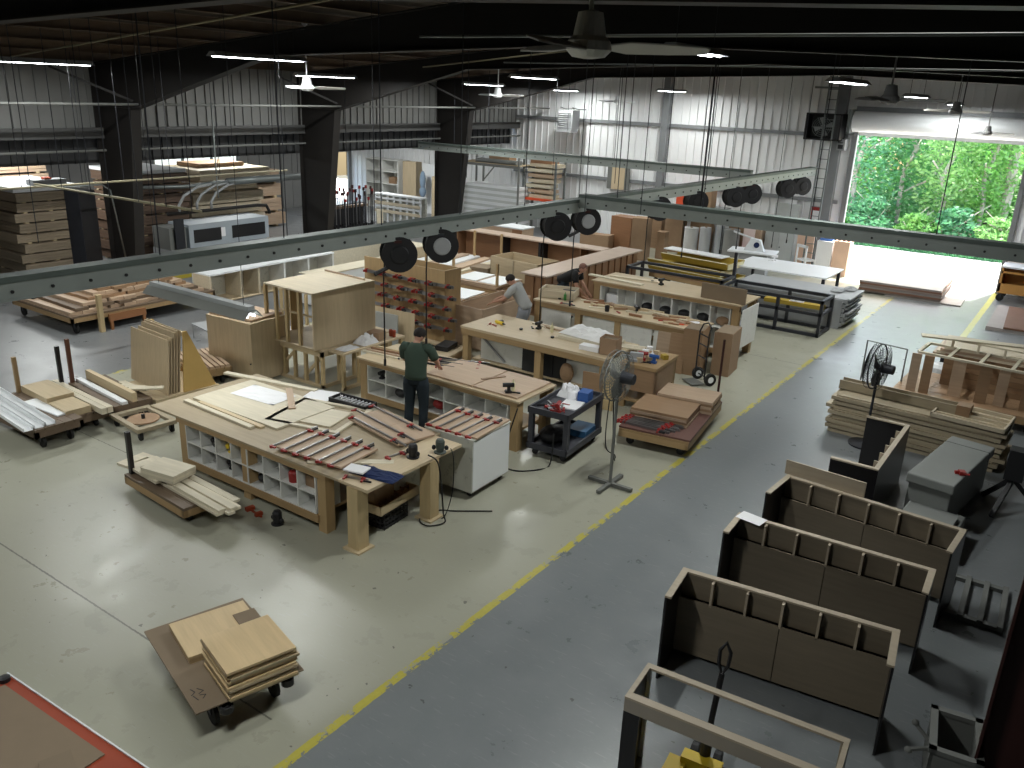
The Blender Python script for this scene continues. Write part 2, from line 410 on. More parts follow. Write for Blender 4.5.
# ------------------------------------------------------------------ outdoors
struct('driveway', B(-40, 30, YF+.15, 37.0, -.25, -.02), CONC)
struct('verge', B(-40, 30, 37.0, 75, -.3, -.04), mat('forest_soil', (.045,.040,.022), .95, var=.3, scale=2, rnd=0))
LEAF = []
for i, c in enumerate(((.14,.34,.07),(.20,.42,.10),(.10,.27,.09),(.26,.46,.15),(.11,.30,.14))):
    m_, nt_, b_ = nodes('leaf_%d' % i)
    L(nt_, mix_(nt_, noise_(nt_, coords(nt_), 4, 3), tuple(t*.32 for t in c), tuple(min(1,t*1.25) for t in c)), b_.inputs['Base Color'])
    b_.inputs['Roughness'].default_value = .5; b_.inputs['Subsurface Weight'].default_value = 0
    tr = nt_.nodes.new('ShaderNodeBsdfTranslucent'); tr.inputs[0].default_value = (c[0]*1.1,min(1,c[1]*1.5),c[2]*1.3,1); ms = nt_.nodes.new('ShaderNodeMixShader'); ms.inputs[0].default_value = .25
    L(nt_, b_.outputs[0], ms.inputs[1]); L(nt_, tr.outputs[0], ms.inputs[2]); L(nt_, ms.outputs[0], nt_.nodes['Material Output'].inputs[0])
    LEAF.append(m_)
BARK = mat('pale_bark', (.40,.37,.32), .9, var=.25, scale=6, stretch=(1,1,.3), rnd=.15)
def leaves(mb, c, r, n, rnd, size):
    for _ in range(n):
        v = Vector((rnd.gauss(0,1),rnd.gauss(0,1),rnd.gauss(0,1))).normalized()*rnd.uniform(.35,1)**.6
        p = Vector(c)+Vector((v.x*r[0],v.y*r[1],v.z*r[2]))
        if p.z < .02: p.z = abs(p.z)+.03
        a = Vector((rnd.gauss(0,1),rnd.gauss(0,1),rnd.gauss(0,.5))).normalized(); b = a.cross(Vector((rnd.gauss(0,1),rnd.gauss(0,1),rnd.gauss(0,1)))).normalized()
        s = size*rnd.uniform(.6,1.3)
        mb.add([p-a*s, p-a*.1*s+b*.5*s, p+a*s, p-a*.1*s-b*.5*s], [(0,1,2,3)])
    return mb
def tree(label, cat, x, y, h, rad, trunk, li, seed, low=.0, n=2600, group=None):
    rnd = random.Random(seed); t = thing('leafy_'+cat.replace(' ','_'), label, cat, (x,y,-.05), 0, group)
    mb = MB()
    blobs = 9
    for i in range(blobs):
        u = i/(blobs-1); z = low+(h-low)*u; rr = rad*(.55+.6*math.sin(PI*min(1,.2+u*.8)))*rnd.uniform(.7,1)
        a = rnd.uniform(0,2*PI); q = rad*.45*rnd.random()
        leaves(mb, (math.cos(a)*q, math.sin(a)*q, z), (rr,rr,h/blobs*1.3), n//blobs, rnd, .11 if y < 48 else .17)
    mb.build('foliage', LEAF[li], t)
    m = MB(); pts = [(0,0,0)]
    for i in range(1,7): pts.append((rnd.uniform(-.12,.12)*i*.5, rnd.uniform(-.1,.1)*i*.5, h*.95*i/6))
    m.tube(pts, trunk, 8)
    for i in range(2,6):
        a = rnd.uniform(0,2*PI); p = Vector(pts[i]); m.tube([p, p+Vector((math.cos(a)*rad*.4,math.sin(a)*rad*.4,.4)), p+Vector((math.cos(a)*rad*.8,math.sin(a)*rad*.8,.7))], trunk*.4, 5)
    m.build('trunk', BARK, t)
    return t
tree('bluish green leafy tree close to the left jamb of the open doorway','tree',-9.2,39.5,5.5,1.5,.10,4,1)
tree('dense mid green tree second from the left jamb of the doorway','tree',-7.4,40.2,6.0,1.4,.10,2,2)
tree('bright lime green tree in the middle of the open doorway','tree',-5.7,39.6,5.8,1.25,.09,3,3,low=1.6)
tree('fresh green tree right of the lime green one, low branches bare','tree',-4.3,40.4,5.8,1.2,.09,1,4,low=1.4)
tree('dark green tree farthest back in the middle of the doorway','tree',-6.6,43.5,6.5,2.0,.14,2,5,low=.6,n=3200)
tree('dark green tree farthest back behind the left shrubs','tree',-10.4,43.5,6.5,2.1,.14,0,6,low=.3,n=3200)
tree('dark green tree farthest back near the right jamb of the doorway','tree',-2.6,44.5,6.5,2.0,.14,0,7,low=.8,n=2800)
tree('tall pale trunked tree near the right jamb with bright thin leaves','tree',-3.6,41.2,7.0,.75,.20,3,8,low=.4,n=1300)
tree('slim pale trunked tree at the right edge of the doorway','tree',-2.4,42.0,7.0,.7,.14,1,9,low=1.0,n=900)
for i,(x,lb) in enumerate(((-14.0,'first'),(-11.0,'second'),(-8.0,'third'),(-5.0,'fourth'),(-2.0,'fifth'),(1.0,'last'))):
    tree('%s shaded tree from the left in the deepest row behind the doorway' % lb,'tree',x,49.5,7.0,2.6,.16,[0,2,4,2,0,2][i],60+i,n=5200)
for i,(x,y,h,r,li,lb) in enumerate(((-9.6,37.7,1.5,1.0,0,'low green shrub at the left end of the verge'),(-7.9,37.9,1.7,1.1,4,'bluish shrub on the verge, second from the left jamb'),(-6.2,37.8,1.3,1.0,1,'bright shrub at the middle of the verge under the lime green tree'),
    (-4.7,37.9,1.6,1.0,4,'pale shrub on the verge right of the middle'),(-3.3,37.7,1.4,.9,3,'light yellowish shrub at the foot of the tall pale trunk'),(-2.0,38.0,1.7,1.0,1,'green shrub at the right end of the verge'))):
    tree(lb,'shrub',x,y,h,r,.03,li,20+i,n=1500)
gr = MB(); rnd = random.Random(5)
for _ in range(9000):
    p = Vector((rnd.uniform(-12,1), 36.6+rnd.random()**2*2.0, -.03)); a = rnd.uniform(0,2*PI); h = rnd.uniform(.08,.30)
    d = Vector((math.cos(a)*.02,math.sin(a)*.02,0)); t_ = Vector((rnd.uniform(-.1,.1),rnd.uniform(-.1,.1),h))
    gr.add([p-d,p+d,p+t_],[(0,1,2)])
tag(gr.build('grass', LEAF[4]), 'rough green grass along the far edge of the bright driveway', 'grass', kind='stuff')

# ------------------------------------------------------------------ overhead: tool-rail, reels, lamps, fans, pipes
TRACKD = mat('darker_track_top', (.10,.125,.115), .55, .2, .25, 3, rnd=.03)  # top flange coloured darker than the channel below it
def rail(name, label, p, q, rods, group=None):
    """galvanised overhead channel with a row of bolts and threaded hanger rods"""
    p, q = Vector(p), Vector(q); d = (q-p); ln = d.length; rz = math.atan2(d.y, d.x)
    t = thing(name, label, 'rail', p, rz, group)
    m = MB(); m.box(0, ln, -.09, .09, -.12, .07); m.box(0,ln,-.098,.098,-.13,-.11)
    m.build('channel', TRACK, t)
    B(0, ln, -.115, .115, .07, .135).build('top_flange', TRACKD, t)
    k = .2
    while k < ln:
        MB().cyl((k,-.105,-.03),(k,.105,-.03),.020,6).build('bolt', BLACK, t); k += .42
    for k in rods:
        pt = p+d.normalized()*k
        MB().cyl((k,0,.13),(k,0,zc(pt.x)-.02-p.z),.009,5).build('hanger_rod', DSTEEL, t)
    return t
rail('overhead_rail','long overhead grey tool rail crossing the whole shop above the benches, hose reels below',(-9.5,1.0,3.31),(-8.25,29.3,3.31),[1.2+1.85*i for i in range(15)])
rail('overhead_rail','overhead grey tool rail running right from the long rail past the open doorway',(-8.75,15.05,3.42),(6.5,15.05,3.42),[.8,2.6,4.6,6.6,8.6,10.6])
rail('overhead_rail','farthest overhead grey rail running from the left columns in front of the end wall',(-21.7,24.4,3.42),(-8.60,24.4,3.42),[2.1,3.6,5.2,6.8,8.6,10.4,11.8])

def reel(x, y, z, rz, label, face, hose_z, arm):
    t = thing('hose_reel', label, 'hose reel', (x,y,z), rz, 'hose reels under the long overhead rail')
    m = MB(); M = Matrix.Rotation(R(90),4,'Y')
    m.lathe([(.10,-.16),(.27,-.16),(.285,-.15),(.285,-.135),(.10,-.13)], M, 28)
    m.lathe([(.10,.13),(.27,.135),(.285,.15),(.285,.16),(.10,.16)], M, 28)
    dr = m.build('drum', BLACK, t, smooth=False)
    m = MB()
    for i in range(6): m.tube([(-.11+.044*i, .225*math.cos(a*PI/12), .225*math.sin(a*PI/12)) for a in range(24)], .024, 6, closed=True)
    m.build('coiled_hose', RUBBER, dr, smooth=True)
    m = MB().lathe([(.02,.165),(.13,.165),(.15,.17),(.13,.19),(.02,.195)], M, 20); m.build('hub_plate', face, dr)
    m = MB(); m.bar((0,-.05,.02),(0,-.05,z and (3.19-z)),.05,.30); m.box(-.18,.18,-.09,.03,3.15-z,3.19-z); m.build('bracket', REDDK if arm else DSTEEL, t)
    if arm:
        MB().cyl((.1,-.16,-.2),(.16,-.40,-.30),.035,8).build('guide_arm', BLACK, t)
    pts = [(0,-.22,-.1),(0,-.24,-.4),(0.01,-.24,(hose_z-z)*.5),(0,-.235,hose_z-z)]
    he = MB().tube(pts, .012, 6).build('hose_end', RUBBER, t)
    MB().cyl((0,-.235,hose_z-z-.07),(0,-.235,hose_z-z+.04),.022,8).build('hose_stop', BLACK, he)
    return t
for a in ((-9.10,9.95,2.96,R(-40),'big black hose reel with a guide arm, nearest of the reels on the long rail',BLACK,1.15,True),
          (-9.06,10.95,2.98,R(-40),'hose reel with a pale plate and dark bracket, second nearest on the long rail',GREYP,1.3,False),
          (-8.91,14.35,2.97,R(-40),'black hose reel on the long rail just before the rails cross, third nearest',BLACK,.98,False),
          (-8.86,15.45,2.97,R(-40),'hose reel with a grey plate on the long rail just behind the rail crossing',GREYP,1.2,True),
          (-8.72,18.6,2.97,R(-40),'black hose reel half hidden behind the right hand rail, left of the next one',BLACK,1.6,False),
          (-8.63,20.6,2.97,R(-40),'black hose reel half hidden behind the right hand rail, right of its neighbour',BLACK,1.6,False),
          (-8.53,23.0,2.93,R(-40),'black hose reel on the far rail beside the orange red carton, left of a pair',BLACK,1.4,False),
          (-8.48,24.15,2.93,R(-40),'black hose reel on the far rail, right of the pair near the end wall',BLACK,1.4,True),
          (-8.35,27.0,2.89,R(-40),'black hose reel second from the end wall on the long rail',BLACK,1.1,False),
          (-8.29,28.3,2.89,R(-40),'farthest black hose reel, last one before the end wall ladder',BLACK,1.1,False)):
    reel(*a)

def strip_light(x, y0, y1, z, label, energy, drop=None):
    t = thing('strip_light', label, 'ceiling light', (x,(y0+y1)/2,z), 0, 'fluorescent strip lights hung from the roof')
    h = (y1-y0)/2
    m = MB(); m.prism([(-.16,-.03),(-.06,.05),(.06,.05),(.16,-.03),(.15,-.03),(.05,.03),(-.05,.03),(-.15,-.03)], -h, h); m.build('housing', GREYP, t)
    for s in (-h-.006,h): MB().prism([(-.16,-.03),(-.06,.05),(.06,.05),(.16,-.03)], s, s+.006).build('end_plate', GREYP, t)
    for s in (-.055,.055): MB().cyl((s,-h+.04,-.022),(s,h-.04,-.022),.019,8).build('tube', TUBE, t)
    for s in (-h*.8,h*.8): MB().cyl((0,s,.05),(0,s,zc(x)-z-.03),.005,4).build('hanger_wire', DSTEEL, t)
    lp = lamp('strip_lamp','AREA',(x,(y0+y1)/2,z-.06),energy,(.97,1.0,.96),(0,0,R(90)),(y1-y0,.08))
    return t
EN = 150
for x,y0,y1,z,lb in ((-17.5,8.0,10.0,5.66,'lit strip light at the far left over the lumber stacks, nearest of the left row'),
    (-17.5,15.4,17.4,5.65,'lit strip light beside the ceiling fan between the first two left columns'),
    (-17.5,22.3,24.3,5.62,'lit strip light just left of the small fan before the third left column'),
    (-17.5,27.6,29.2,5.55,'small lit strip light near the left end of the end wall'),
    (-13.0,9.6,11.6,5.87,'lit strip light hanging over the left benches in front of the dark rafter'),
    (-13.0,18.5,20.5,5.82,'lit strip light in the middle of the shop under the second rafter'),
    (-13.0,27.0,29.0,5.66,'lit strip light near the end wall above the hanging plywood panel'),
    (-4.2,8.9,10.2,5.99,'bright lit strip light just right of the big ceiling fan blade'),
    (-4.2,15.3,17.3,5.85,'bright lit strip light left of the aisle ceiling fan'),
    (-4.2,21.4,23.4,5.70,'small lit strip light right of the aisle ceiling fan'),
    (-4.2,27.2,28.8,5.58,'tiny lit strip light above the doorway, last of the aisle row')):
    strip_light(x,y0,y1,z,lb,EN if y0 < 26 else 95)
for x, y in ((-17.5,1.5),(-13,1.5),(-4.2,2.2)):                  # the same rows go on over the balcony
    lamp('strip_lamp','AREA',(x,y,5.8),EN,(.97,1.0,.96),(0,0,R(90)),(2.0,.14))
for x, y in ((-25.5,12),(-25.5,19),(-25.5,26)):                  # lamps of the low side bay
    lamp('strip_lamp','AREA',(x,y,3.95),170,(.97,1.0,.98),(0,0,R(90)),(2.0,.14))
# the low lamp over the first bench
t = thing('bench_light','long white bench light with sloped reflector hung low over the nearest workbench','bench light',(-10.6,7.3,2.40),R(0))
m = MB(); m.prism([(-.17,-.06),(-.07,.05),(.07,.05),(.17,-.06),(.16,-.06),(.06,.035),(-.06,.035),(-.16,-.06)], -1.2, 1.2, 'x'); m.build('reflector', mat('grey_reflector',(.30,.31,.29),.45,.1,.06), t)
B(-1.16,1.16,-.06,.06,.05,.11).build('ballast_cover', mat('pale_cover',(.42,.44,.45),.5), t)
for s in (-.06,.06): MB().cyl((-1.15,s,-.03),(1.15,s,-.03),.019,8).build('tube', TUBE2, t)
for s in (-1.0,1.0): MB().cyl((s,0,.11),(s,0,4.4),.005,4).build('hanger_wire', DSTEEL, t)
lamp('bench_lamp','AREA',(-10.6,7.3,2.33),12,(.97,1,.96),(0,0,0),(2.3,.16))

def ceiling_fan(x, y, z, top, a0, span, label, m1=PWHITE, m2=PWHITE):
    t = thing('ceiling_fan', label, 'ceiling fan', (x,y,z), a0, 'three-blade ceiling fans')
    MB().lathe([(.03,.17),(.075,.16),(.10,.03),(.13,.0),(.14,-.05),(.10,-.09),(.03,-.10)], None, 18).build('motor', m1, t, smooth=False)
    MB().cyl((0,0,.16),(0,0,top-z),.014,8).build('down_rod', m1, t)
    MB().lathe([(.02,top-z-.10),(.05,top-z-.08),(.075,top-z),(.02,top-z)], None, 14).build('canopy', m1, t)
    for k in range(3):
        m = MB(); a = k*2*PI/3
        M = Matrix.Rotation(a,4,'Z')
        tw = R(-20)
        vs = []
        for r_, w_ in ((.13,.05),(.24,.10),(.5,.085),(span/2-.03,.06),(span/2,.04)):
            for s in (-1,1):
                for h in (-.004,.004): vs.append(M @ Vector((r_, s*w_*math.cos(tw), s*w_*math.sin(tw)*.8+h-.03)))
        fs = []
        for i in range(4):
            b = i*4; fs += [(b,b+2,b+6,b+4),(b+1,b+5,b+7,b+3),(b,b+4,b+5,b+1),(b+2,b+3,b+7,b+6)]
        fs += [(0,1,3,2),(16,18,19,17)]
        m.add(vs, fs).build('blade', m2, t)
    return t
FANG = mat('grey_fan_paint',(.72,.71,.64),.5)
ceiling_fan(-2.77,4.73,5.79,7.0,R(36),1.46,'large near ceiling fan in front of the dark rafter, two long pale blades in view',FANG,FANG)
ceiling_fan(-13.44,12.08,5.41,6.6,R(50),1.5,'white ceiling fan in front of the second left column')
ceiling_fan(-14.53,19.99,5.36,6.5,R(50),1.5,'small white ceiling fan near the third left column')
ceiling_fan(-15.2,28.2,5.25,6.4,R(60),1.5,'far white ceiling fan seen against the grey end wall')
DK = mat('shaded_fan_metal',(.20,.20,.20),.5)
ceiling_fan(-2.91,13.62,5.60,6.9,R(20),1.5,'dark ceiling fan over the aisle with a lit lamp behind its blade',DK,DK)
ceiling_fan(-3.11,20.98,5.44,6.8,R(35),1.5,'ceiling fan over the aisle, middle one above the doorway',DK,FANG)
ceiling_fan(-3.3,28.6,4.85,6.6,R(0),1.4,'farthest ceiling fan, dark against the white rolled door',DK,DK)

def pipe(label, pts, r, m, name='conduit', cat='pipe', rods=()):
    t = thing(name, label, cat, pts[0]); o = Vector(pts[0])
    MB().tube([Vector(p)-o for p in pts], r, 8).build('tube', m, t, smooth=True)
    for p in rods:
        q = Vector(p)-o; MB().cyl(q, (q.x,q.y,zc(p[0])-o.z-.02), .008, 5).build('hanger_rod', DSTEEL, t)
    return t
ROPE = mat('yellowed_pipe',(.30,.27,.18),.6,.1)
pipe('long grey sprinkler pipe running along the left columns just under the knees',[(-19.15,YN+.2,4.83),(-19.15,29.9,4.83)],.030,GREYD,'sprinkler_pipe',rods=[(-19.15,y,4.83) for y in (8,10.5,14,16,20,22,27)])
pipe('thin pale pipe hung on rods left of the first column, running away from the camera',[(-17.1,3.0,3.36),(-17.1,14.6,3.36)],.022,ROPE,rods=[(-17.1,y,3.36) for y in (7.2,8.1,9.3,10.2,11.3,12.6,14.2)])
pipe('thin yellowed pipe on rods before the first column, crossing the other pale pipe',[(-17.1,8.35,3.42),(-12.1,8.5,3.42)],.022,ROPE,rods=[(x,8.4,3.42) for x in (-16.2,-15.2,-14.6,-13.7,-12.9,-12.2)])
pipe('thin conduit sloping under the roof between the first column and the near rafter',[(-19.0,9.2,5.75),(-13.0,9.2,6.3),(-7.0,9.2,6.85)],.018,ROPE)
pipe('thin conduit sloping along the second rafter',[(-15.2,17.6,5.95),(-9.0,17.6,6.55)],.016,ROPE)
pipe('long thin conduit crossing under the near rafter toward the right edge',[(-10,11.5,6.27),(2.5,11.5,6.30)],.022,GALV)
pipe('long thin conduit crossing under the farther rafter above the white wall',[(-13.0,18.1,6.12),(3.5,18.1,6.15)],.018,GALV)
pipe('dark vertical drop pipe hanging from the roof in front of the white end wall',[(-6.55,15.9,6.9),(-6.55,15.9,3.45)],.02,DSTEEL,'drop_pipe')
pipe('white hung conduit along the first left column bay, ending beside the column',[(-18.6,13.6,4.9),(-18.6,13.6,2.95),(-18.6,13.6,2.6)],.018,GALV,'drop_pipe')
pipe('pale drop pipe bent over beside the first column, leading down beside the black box',[(-20.0,10.4,2.95),(-20.0,11.35,2.95),(-20.0,11.55,2.8),(-20.0,11.75,1.1)],.02,GALV,'drop_pipe')
# chains and cords of the hoists left of the centre
for i,(x,y,z0) in enumerate(((-16.0,5.9,3.0),(-14.9,7.2,2.7),(-12.5,10.6,2.5),(-11.2,11.6,2.9),(-15.7,15.3,3.3),(-13.4,17.2,3.35),(-12.6,20.0,3.3),(-7.6,13.2,3.45),(-6.9,14.0,3.45),(-10.3,19.3,3.35))):
    solo('hanging_cable', MB().cyl((0,0,0),(0,0,zc(x)-z0-.02),.008,5), DSTEEL,
         ['dark cord hanging from the roof at the far left of the first column','dark cord hanging just left of the first column','dark cord hanging in front of the second left bay','dark cord hanging right of the second left column fan',
          'dark cord hanging in front of the second left column','dark cord hanging between the second and third left columns','dark cord hanging right of the third left column','dark cord hanging from the roof above the rail crossing, left of a pair','dark cord hanging from the roof above the rail crossing, right of a pair','dark cord hanging in front of the grey end wall'][i],
         'cord', (x,y,z0))
# wall ladder that carries the end of the rail
t = thing('wall_ladder','narrow grey steel ladder standing against the end wall left of the doorway','ladder',(-8.0,29.35,0))
for s in (-.16,.16): B(s-.02,s+.02,-.03,.03,0,6.45).build('side_rail', GALV, t)
for k in range(20): MB().cyl((-.16,0,.3+k*.31),(.16,0,.3+k*.31),.013,6).build('rung', GALV, t)
B(-.6,.2,-.05,.05,5.9,5.96).build('standoff', GALV, t)
# wall-hung machines
t = thing('unit_heater','grey louvred unit heater hung on the end wall near the left corner','heater',(-17.85,29.0,4.0))
B(-.33,.33,0,.55,.12,.82).build('cabinet', GREYP, t); m = MB()
for k in range(8): m.ob((0,-.02,.2+k*.075),(.56,.05,.012),0,R(35))
m.build('louvres', GREYP, t); B(-.3,.3,-.02,.5,.0,.12).build('base_tray', GREYP, t)
m = MB()
for s in (-.28,.28): m.bar((s,.5,.85),(s,1.1,.85),.04,.04); m.bar((s-.5,.9,.9),(s,.5,.85),.03,.03)
m.build('bracket', GALV, t)
t = thing('wall_ventilator','big black square ventilator with a round fan mounted on the end wall beside the doorway','ventilator',(-8.3,29.3,4.3))
m = MB(); m.box(-.45,.70,.02,.7,0,.04); m.box(-.45,.70,.02,.7,.8,.84); m.box(-.45,-.41,.02,.7,0,.84); m.box(.66,.70,.02,.7,0,.84); m.box(-.45,.7,.62,.7,0,.84); m.build('case', BLACK, t)
m = MB()
for k in range(5): m.tube([( .1+ (.06+.06*k)*math.cos(a*PI/12), .0, .42+(.06+.06*k)*math.sin(a*PI/12)) for a in range(24)], .006, 5, closed=True)
for k in range(6): m.bar((.1,0,.42),(.1+.33*math.cos(k*PI/3),0,.42+.33*math.sin(k*PI/3)),.012,.012)
m.build('guard', GALV, t)
m = MB()
for k in range(4):
    a = k*PI/2+.3; m.add(*[[Vector((.1+r_*math.cos(a+da),.2+dy,.42+r_*math.sin(a+da))) for r_,da,dy in ((.06,-.4,-.03),(.31,-.28,-.05),(.31,.28,.05),(.06,.4,.03))],[(0,1,2,3)]])
m.cyl((.1,.15,.42),(.1,.3,.42),.07,12); m.build('fan_blade', GREYP, t)
t = thing('control_box','small grey control box with a handle on the wall beside the door jamb','control box',(-7.62,29.85,4.0))
B(-.13,.13,-.1,.3,0,.36).build('box_body', GREYP, t); MB().tube([(-.08,-.1,.28),(-.08,-.17,.25),(.08,-.17,.25),(.08,-.1,.28)],.012,6).build('handle', DSTEEL, t); B(-.08,.08,-.115,-.1,.05,.18).build('face_plate', BLACK, t)
t = thing('plywood_board','tall plywood panel in a grey frame leaning on the end wall below the small fan','panel',(-15.85,30.0,1.95))
B(-.28,.28,-.06,0,0,.95).build('board', PLYV, t); m = MB(); m.box(-.48,-.28,-.05,0,0,1.0); m.box(.28,.48,-.05,0,0,1.0); m.box(-.48,.48,-.05,0,.95,1.0); m.build('surround', GREYD, t)
t = thing('safety_sign','white notice with a red border standing on the end wall beside the ladder','sign',(-8.1,30.08,1.55))
B(-.27,.27,-.02,0,0,.52).build('border', RED, t); B(-.17,.17,-.03,-.02,.08,.40).build('white_field', PAPER, t)
solo('safety_sign', B(-.2,.2,-.02,0,0,.42), PAPER, 'small white notice on the end wall left of the red bordered one', 'sign', (-9.05,30.08,2.1))
solo('wall_cabinet', B(-.42,.42,-.22,0,0,.55), mat('pale_grey_metal',(.55,.58,.58),.5), 'pale grey shallow cabinet hung on the end wall under the farthest hose reels', 'cabinet', (-9.1,30.06,1.55))

# ------------------------------------------------------------------ small parts used again and again
def caster(m_w, m_f, t, x, y, h=.10):
    m = MB(); m.box(x-.03,x+.03,y-.032,y-.024,h*.42,h); m.box(x-.03,x+.03,y+.024,y+.032,h*.42,h); m.box(x-.045,x+.045,y-.045,y+.045,h-.008,h); c = m.build('caster', m_f, t)
    MB().cyl((x,y-.02,h*.42),(x,y+.02,h*.42),h*.42,12).build('wheel', m_w, c)
def casters4(t, w, d, h=.12, ins=.08):
    for sx in (-1,1):
        for sy in (-1,1): caster(RUBBER, DSTEEL, t, sx*(w/2-ins), sy*(d/2-ins), h)
ORD = ['bottom','second from bottom','third from bottom','fourth from bottom','fifth from bottom','sixth from bottom','seventh from bottom','eighth from bottom','ninth from bottom','tenth from bottom','eleventh from bottom','twelfth from bottom']
def ordn(i, n): return 'topmost' if i == n-1 else ('lowest' if i == 0 else ORD[i])
def pile(n, name, cat, what, loc, size, rz, mats, jit=.02, group=None, seed=0, gap=0):
    """n sheets lying on one another, each a thing"""
    rnd = random.Random(seed or sum(map(ord,what))); w, d, h = size
    for i in range(n):
        dx, dy = rnd.uniform(-jit,jit), rnd.uniform(-jit,jit)
        m = B(-w/2+dx,w/2+dx,-d/2+dy,d/2+dy,0,h-.0015)
        solo(name, m, mats[i % len(mats)], '%s %s' % (ordn(i,n), what), cat, (loc[0],loc[1],loc[2]+i*(h+gap)), rz, group or what)

# bar clamp: bar, fixed head, sliding head, handle (along local x, lying flat)
def clamp_thing(label, loc, rz, ln=.9, group=None, ry=0):
    t = thing('bar_clamp', label, 'clamp', loc, rz, group)
    B(0,ln,-.010,.010,0,.026).build('bar', STEEL, t)
    m = MB(); m.box(-.02,.02,-.018,.018,-.004,.032); m.prism([(-.02,.0),(.02,.0),(.012,-.075),(-.014,-.075)],-.010,.010,'z',Matrix.Translation((0,0,.016))); m.build('fixed_jaw', RED, t)
    m = MB(); m.box(ln*.8-.03,ln*.8+.02,-.020,.020,-.004,.033); m.prism([(ln*.8-.02,0),(ln*.8+.02,0),(ln*.8+.008,-.08),(ln*.8-.012,-.08)],-.010,.010,'z',Matrix.Translation((0,0,.016))); j = m.build('sliding_jaw', RED, t)
    MB().cyl((ln*.8+.02,-.05,.016),(ln*.8+.12,-.05,.016),.012,8).build('handle', BLACK, j)
    return t
PROTO = {}
def clamp(label, loc, rz, ln=.9, group=None):
    if ln not in PROTO:
        PROTO[ln] = clamp_thing(label, loc, rz, ln, group); return PROTO[ln]
    return dup(PROTO[ln], loc, rz, label, group)

def cubbies(t, x0, x1, y0, depth, z0, z1, nx, nz, mw=WHITE, back=True):
    """white pigeonhole case, open toward -y"""
    m = MB(); th = .018
    for i in range(nx+1):
        x = x0+(x1-x0)*i/nx; m.box(x-th/2,x+th/2,y0,y0+depth,z0,z1)
    for k in range(nz+1):
        z = z0+(z1-z0)*k/nz; m.box(x0,x1,y0+.002,y0+depth,z-th/2,z+th/2)
    if back: m.box(x0,x1,y0+depth-.01,y0+depth,z0,z1)
    return m.build('pigeonhole_case', mw, t)

def bench(label, x0, x1, y0, y1, h, top_m, legs, nx, nz=2, zc0=.24, name='workbench', cat='workbench', front=True, th=.07, cx=None):
    t = thing(name, label, cat, ((x0+x1)/2,(y0+y1)/2,0)); w, d = (x1-x0)/2, (y1-y0)/2
    B(-w,w,-d,d,h-th*.45,h).build('benchtop', top_m, t)
    a, b = (-w+.24, w-.24) if cx is None else cx
    B(a-.2,b+.2,-d+.02,-d+.09,h-th-.04,h-th*.45).build('apron', OAK, t); B(a-.2,b+.2,d-.09,d-.02,h-th-.04,h-th*.45).build('apron', OAK, t)
    for lx in legs:
        for ly in (-d+.12, d-.12): B(lx-.075,lx+.075,ly-.075,ly+.075,0,h-th*.45).build('leg', OAKV, t)
    if front:
        cubbies(t, a, b, -d+.03, .42, zc0, h-th-.04, nx, nz)
        m = MB(); m.box(a-.04,b+.04,-d+.02,-d+.10,zc0-.12,zc0-.01); m.box(a-.04,b+.04,d-.10,d-.02,zc0-.12,zc0-.01); m.box(a,b,-d+.1,d-.1,zc0-.05,zc0-.01); m.build('bottom_rail', OAK, t)
    return t

# ------------------------------------------------------------------ workbench nearest the camera, with all that lies on it
b1 = bench('long workbench nearest the camera, white pigeonholes under a board strewn top', -10.95, -7.0, 6.55, 8.5, .88, BTOP, [-1.29, .1, 1.60], 8, cx=(-1.19,1.50))
TZ = .882
def on(name, mb, m, label, cat, x, y, z=TZ, rz=0, **k): return solo(name, mb, m, label, cat, (x,y,z), rz, **k)
on('panel', B(-.95,.95,-.55,.55,0,.03), MAPLE, 'large pale panel lying on the left half of the nearest workbench','panel',-9.75,7.65)
on('panel', B(-.8,.8,-.04,.04,0,.035), MAPLE, 'long pale strip along the front edge of the nearest workbench top','board',-9.9,6.95, rz=R(-2))
on('panel', B(-.75,.75,-.035,.035,0,.03), PINE, 'second long pale strip just behind the front strip on the nearest workbench','board',-9.75,7.05, rz=R(-2))
on('board', B(-.9,.9,-.05,.05,0,.03), MAPLE, 'pale board overhanging the left back edge of the nearest workbench','board',-10.45,8.35, rz=R(12))
on('board', B(-.45,.45,-.05,.05,0,.022), VENEER, 'short tan board slanting across the pale panel beside the white sheet','board',-9.55,8.0, TZ+.032, R(-38))
m = MB()
m.heap(-.45,.45,-.25,.25,0,.03,10,3); on('paper', m, PAPER,'crumpled white plastic spread over the big pale panel','plastic sheet',-10.0,7.85,TZ+.032,R(5))
on('paper', B(-.22,.22,-.28,.28,0,.004), PAPER,'white paper sheet on the nearest workbench beside the slanting tan board','paper',-9.35,8.38,TZ+.01,R(20))
fr = MB(); fr.box(-.6,.6,-.5,-.43,0,.03); fr.box(-.6,.6,.43,.5,0,.03); fr.box(-.6,-.53,-.43,.43,0,.03); fr.box(.53,.6,-.43,.43,0,.03)
on('cabinet_facing', fr, MAPLE,'pale open face frame lying in the middle of the nearest workbench','frame',-8.75,7.85,TZ,R(14))
on('cabinet_facing', B(-.38,.38,-.3,.3,0,.02), MAPLE,'pale plywood piece lying inside the open face frame','panel',-8.75,7.83,TZ,R(14))
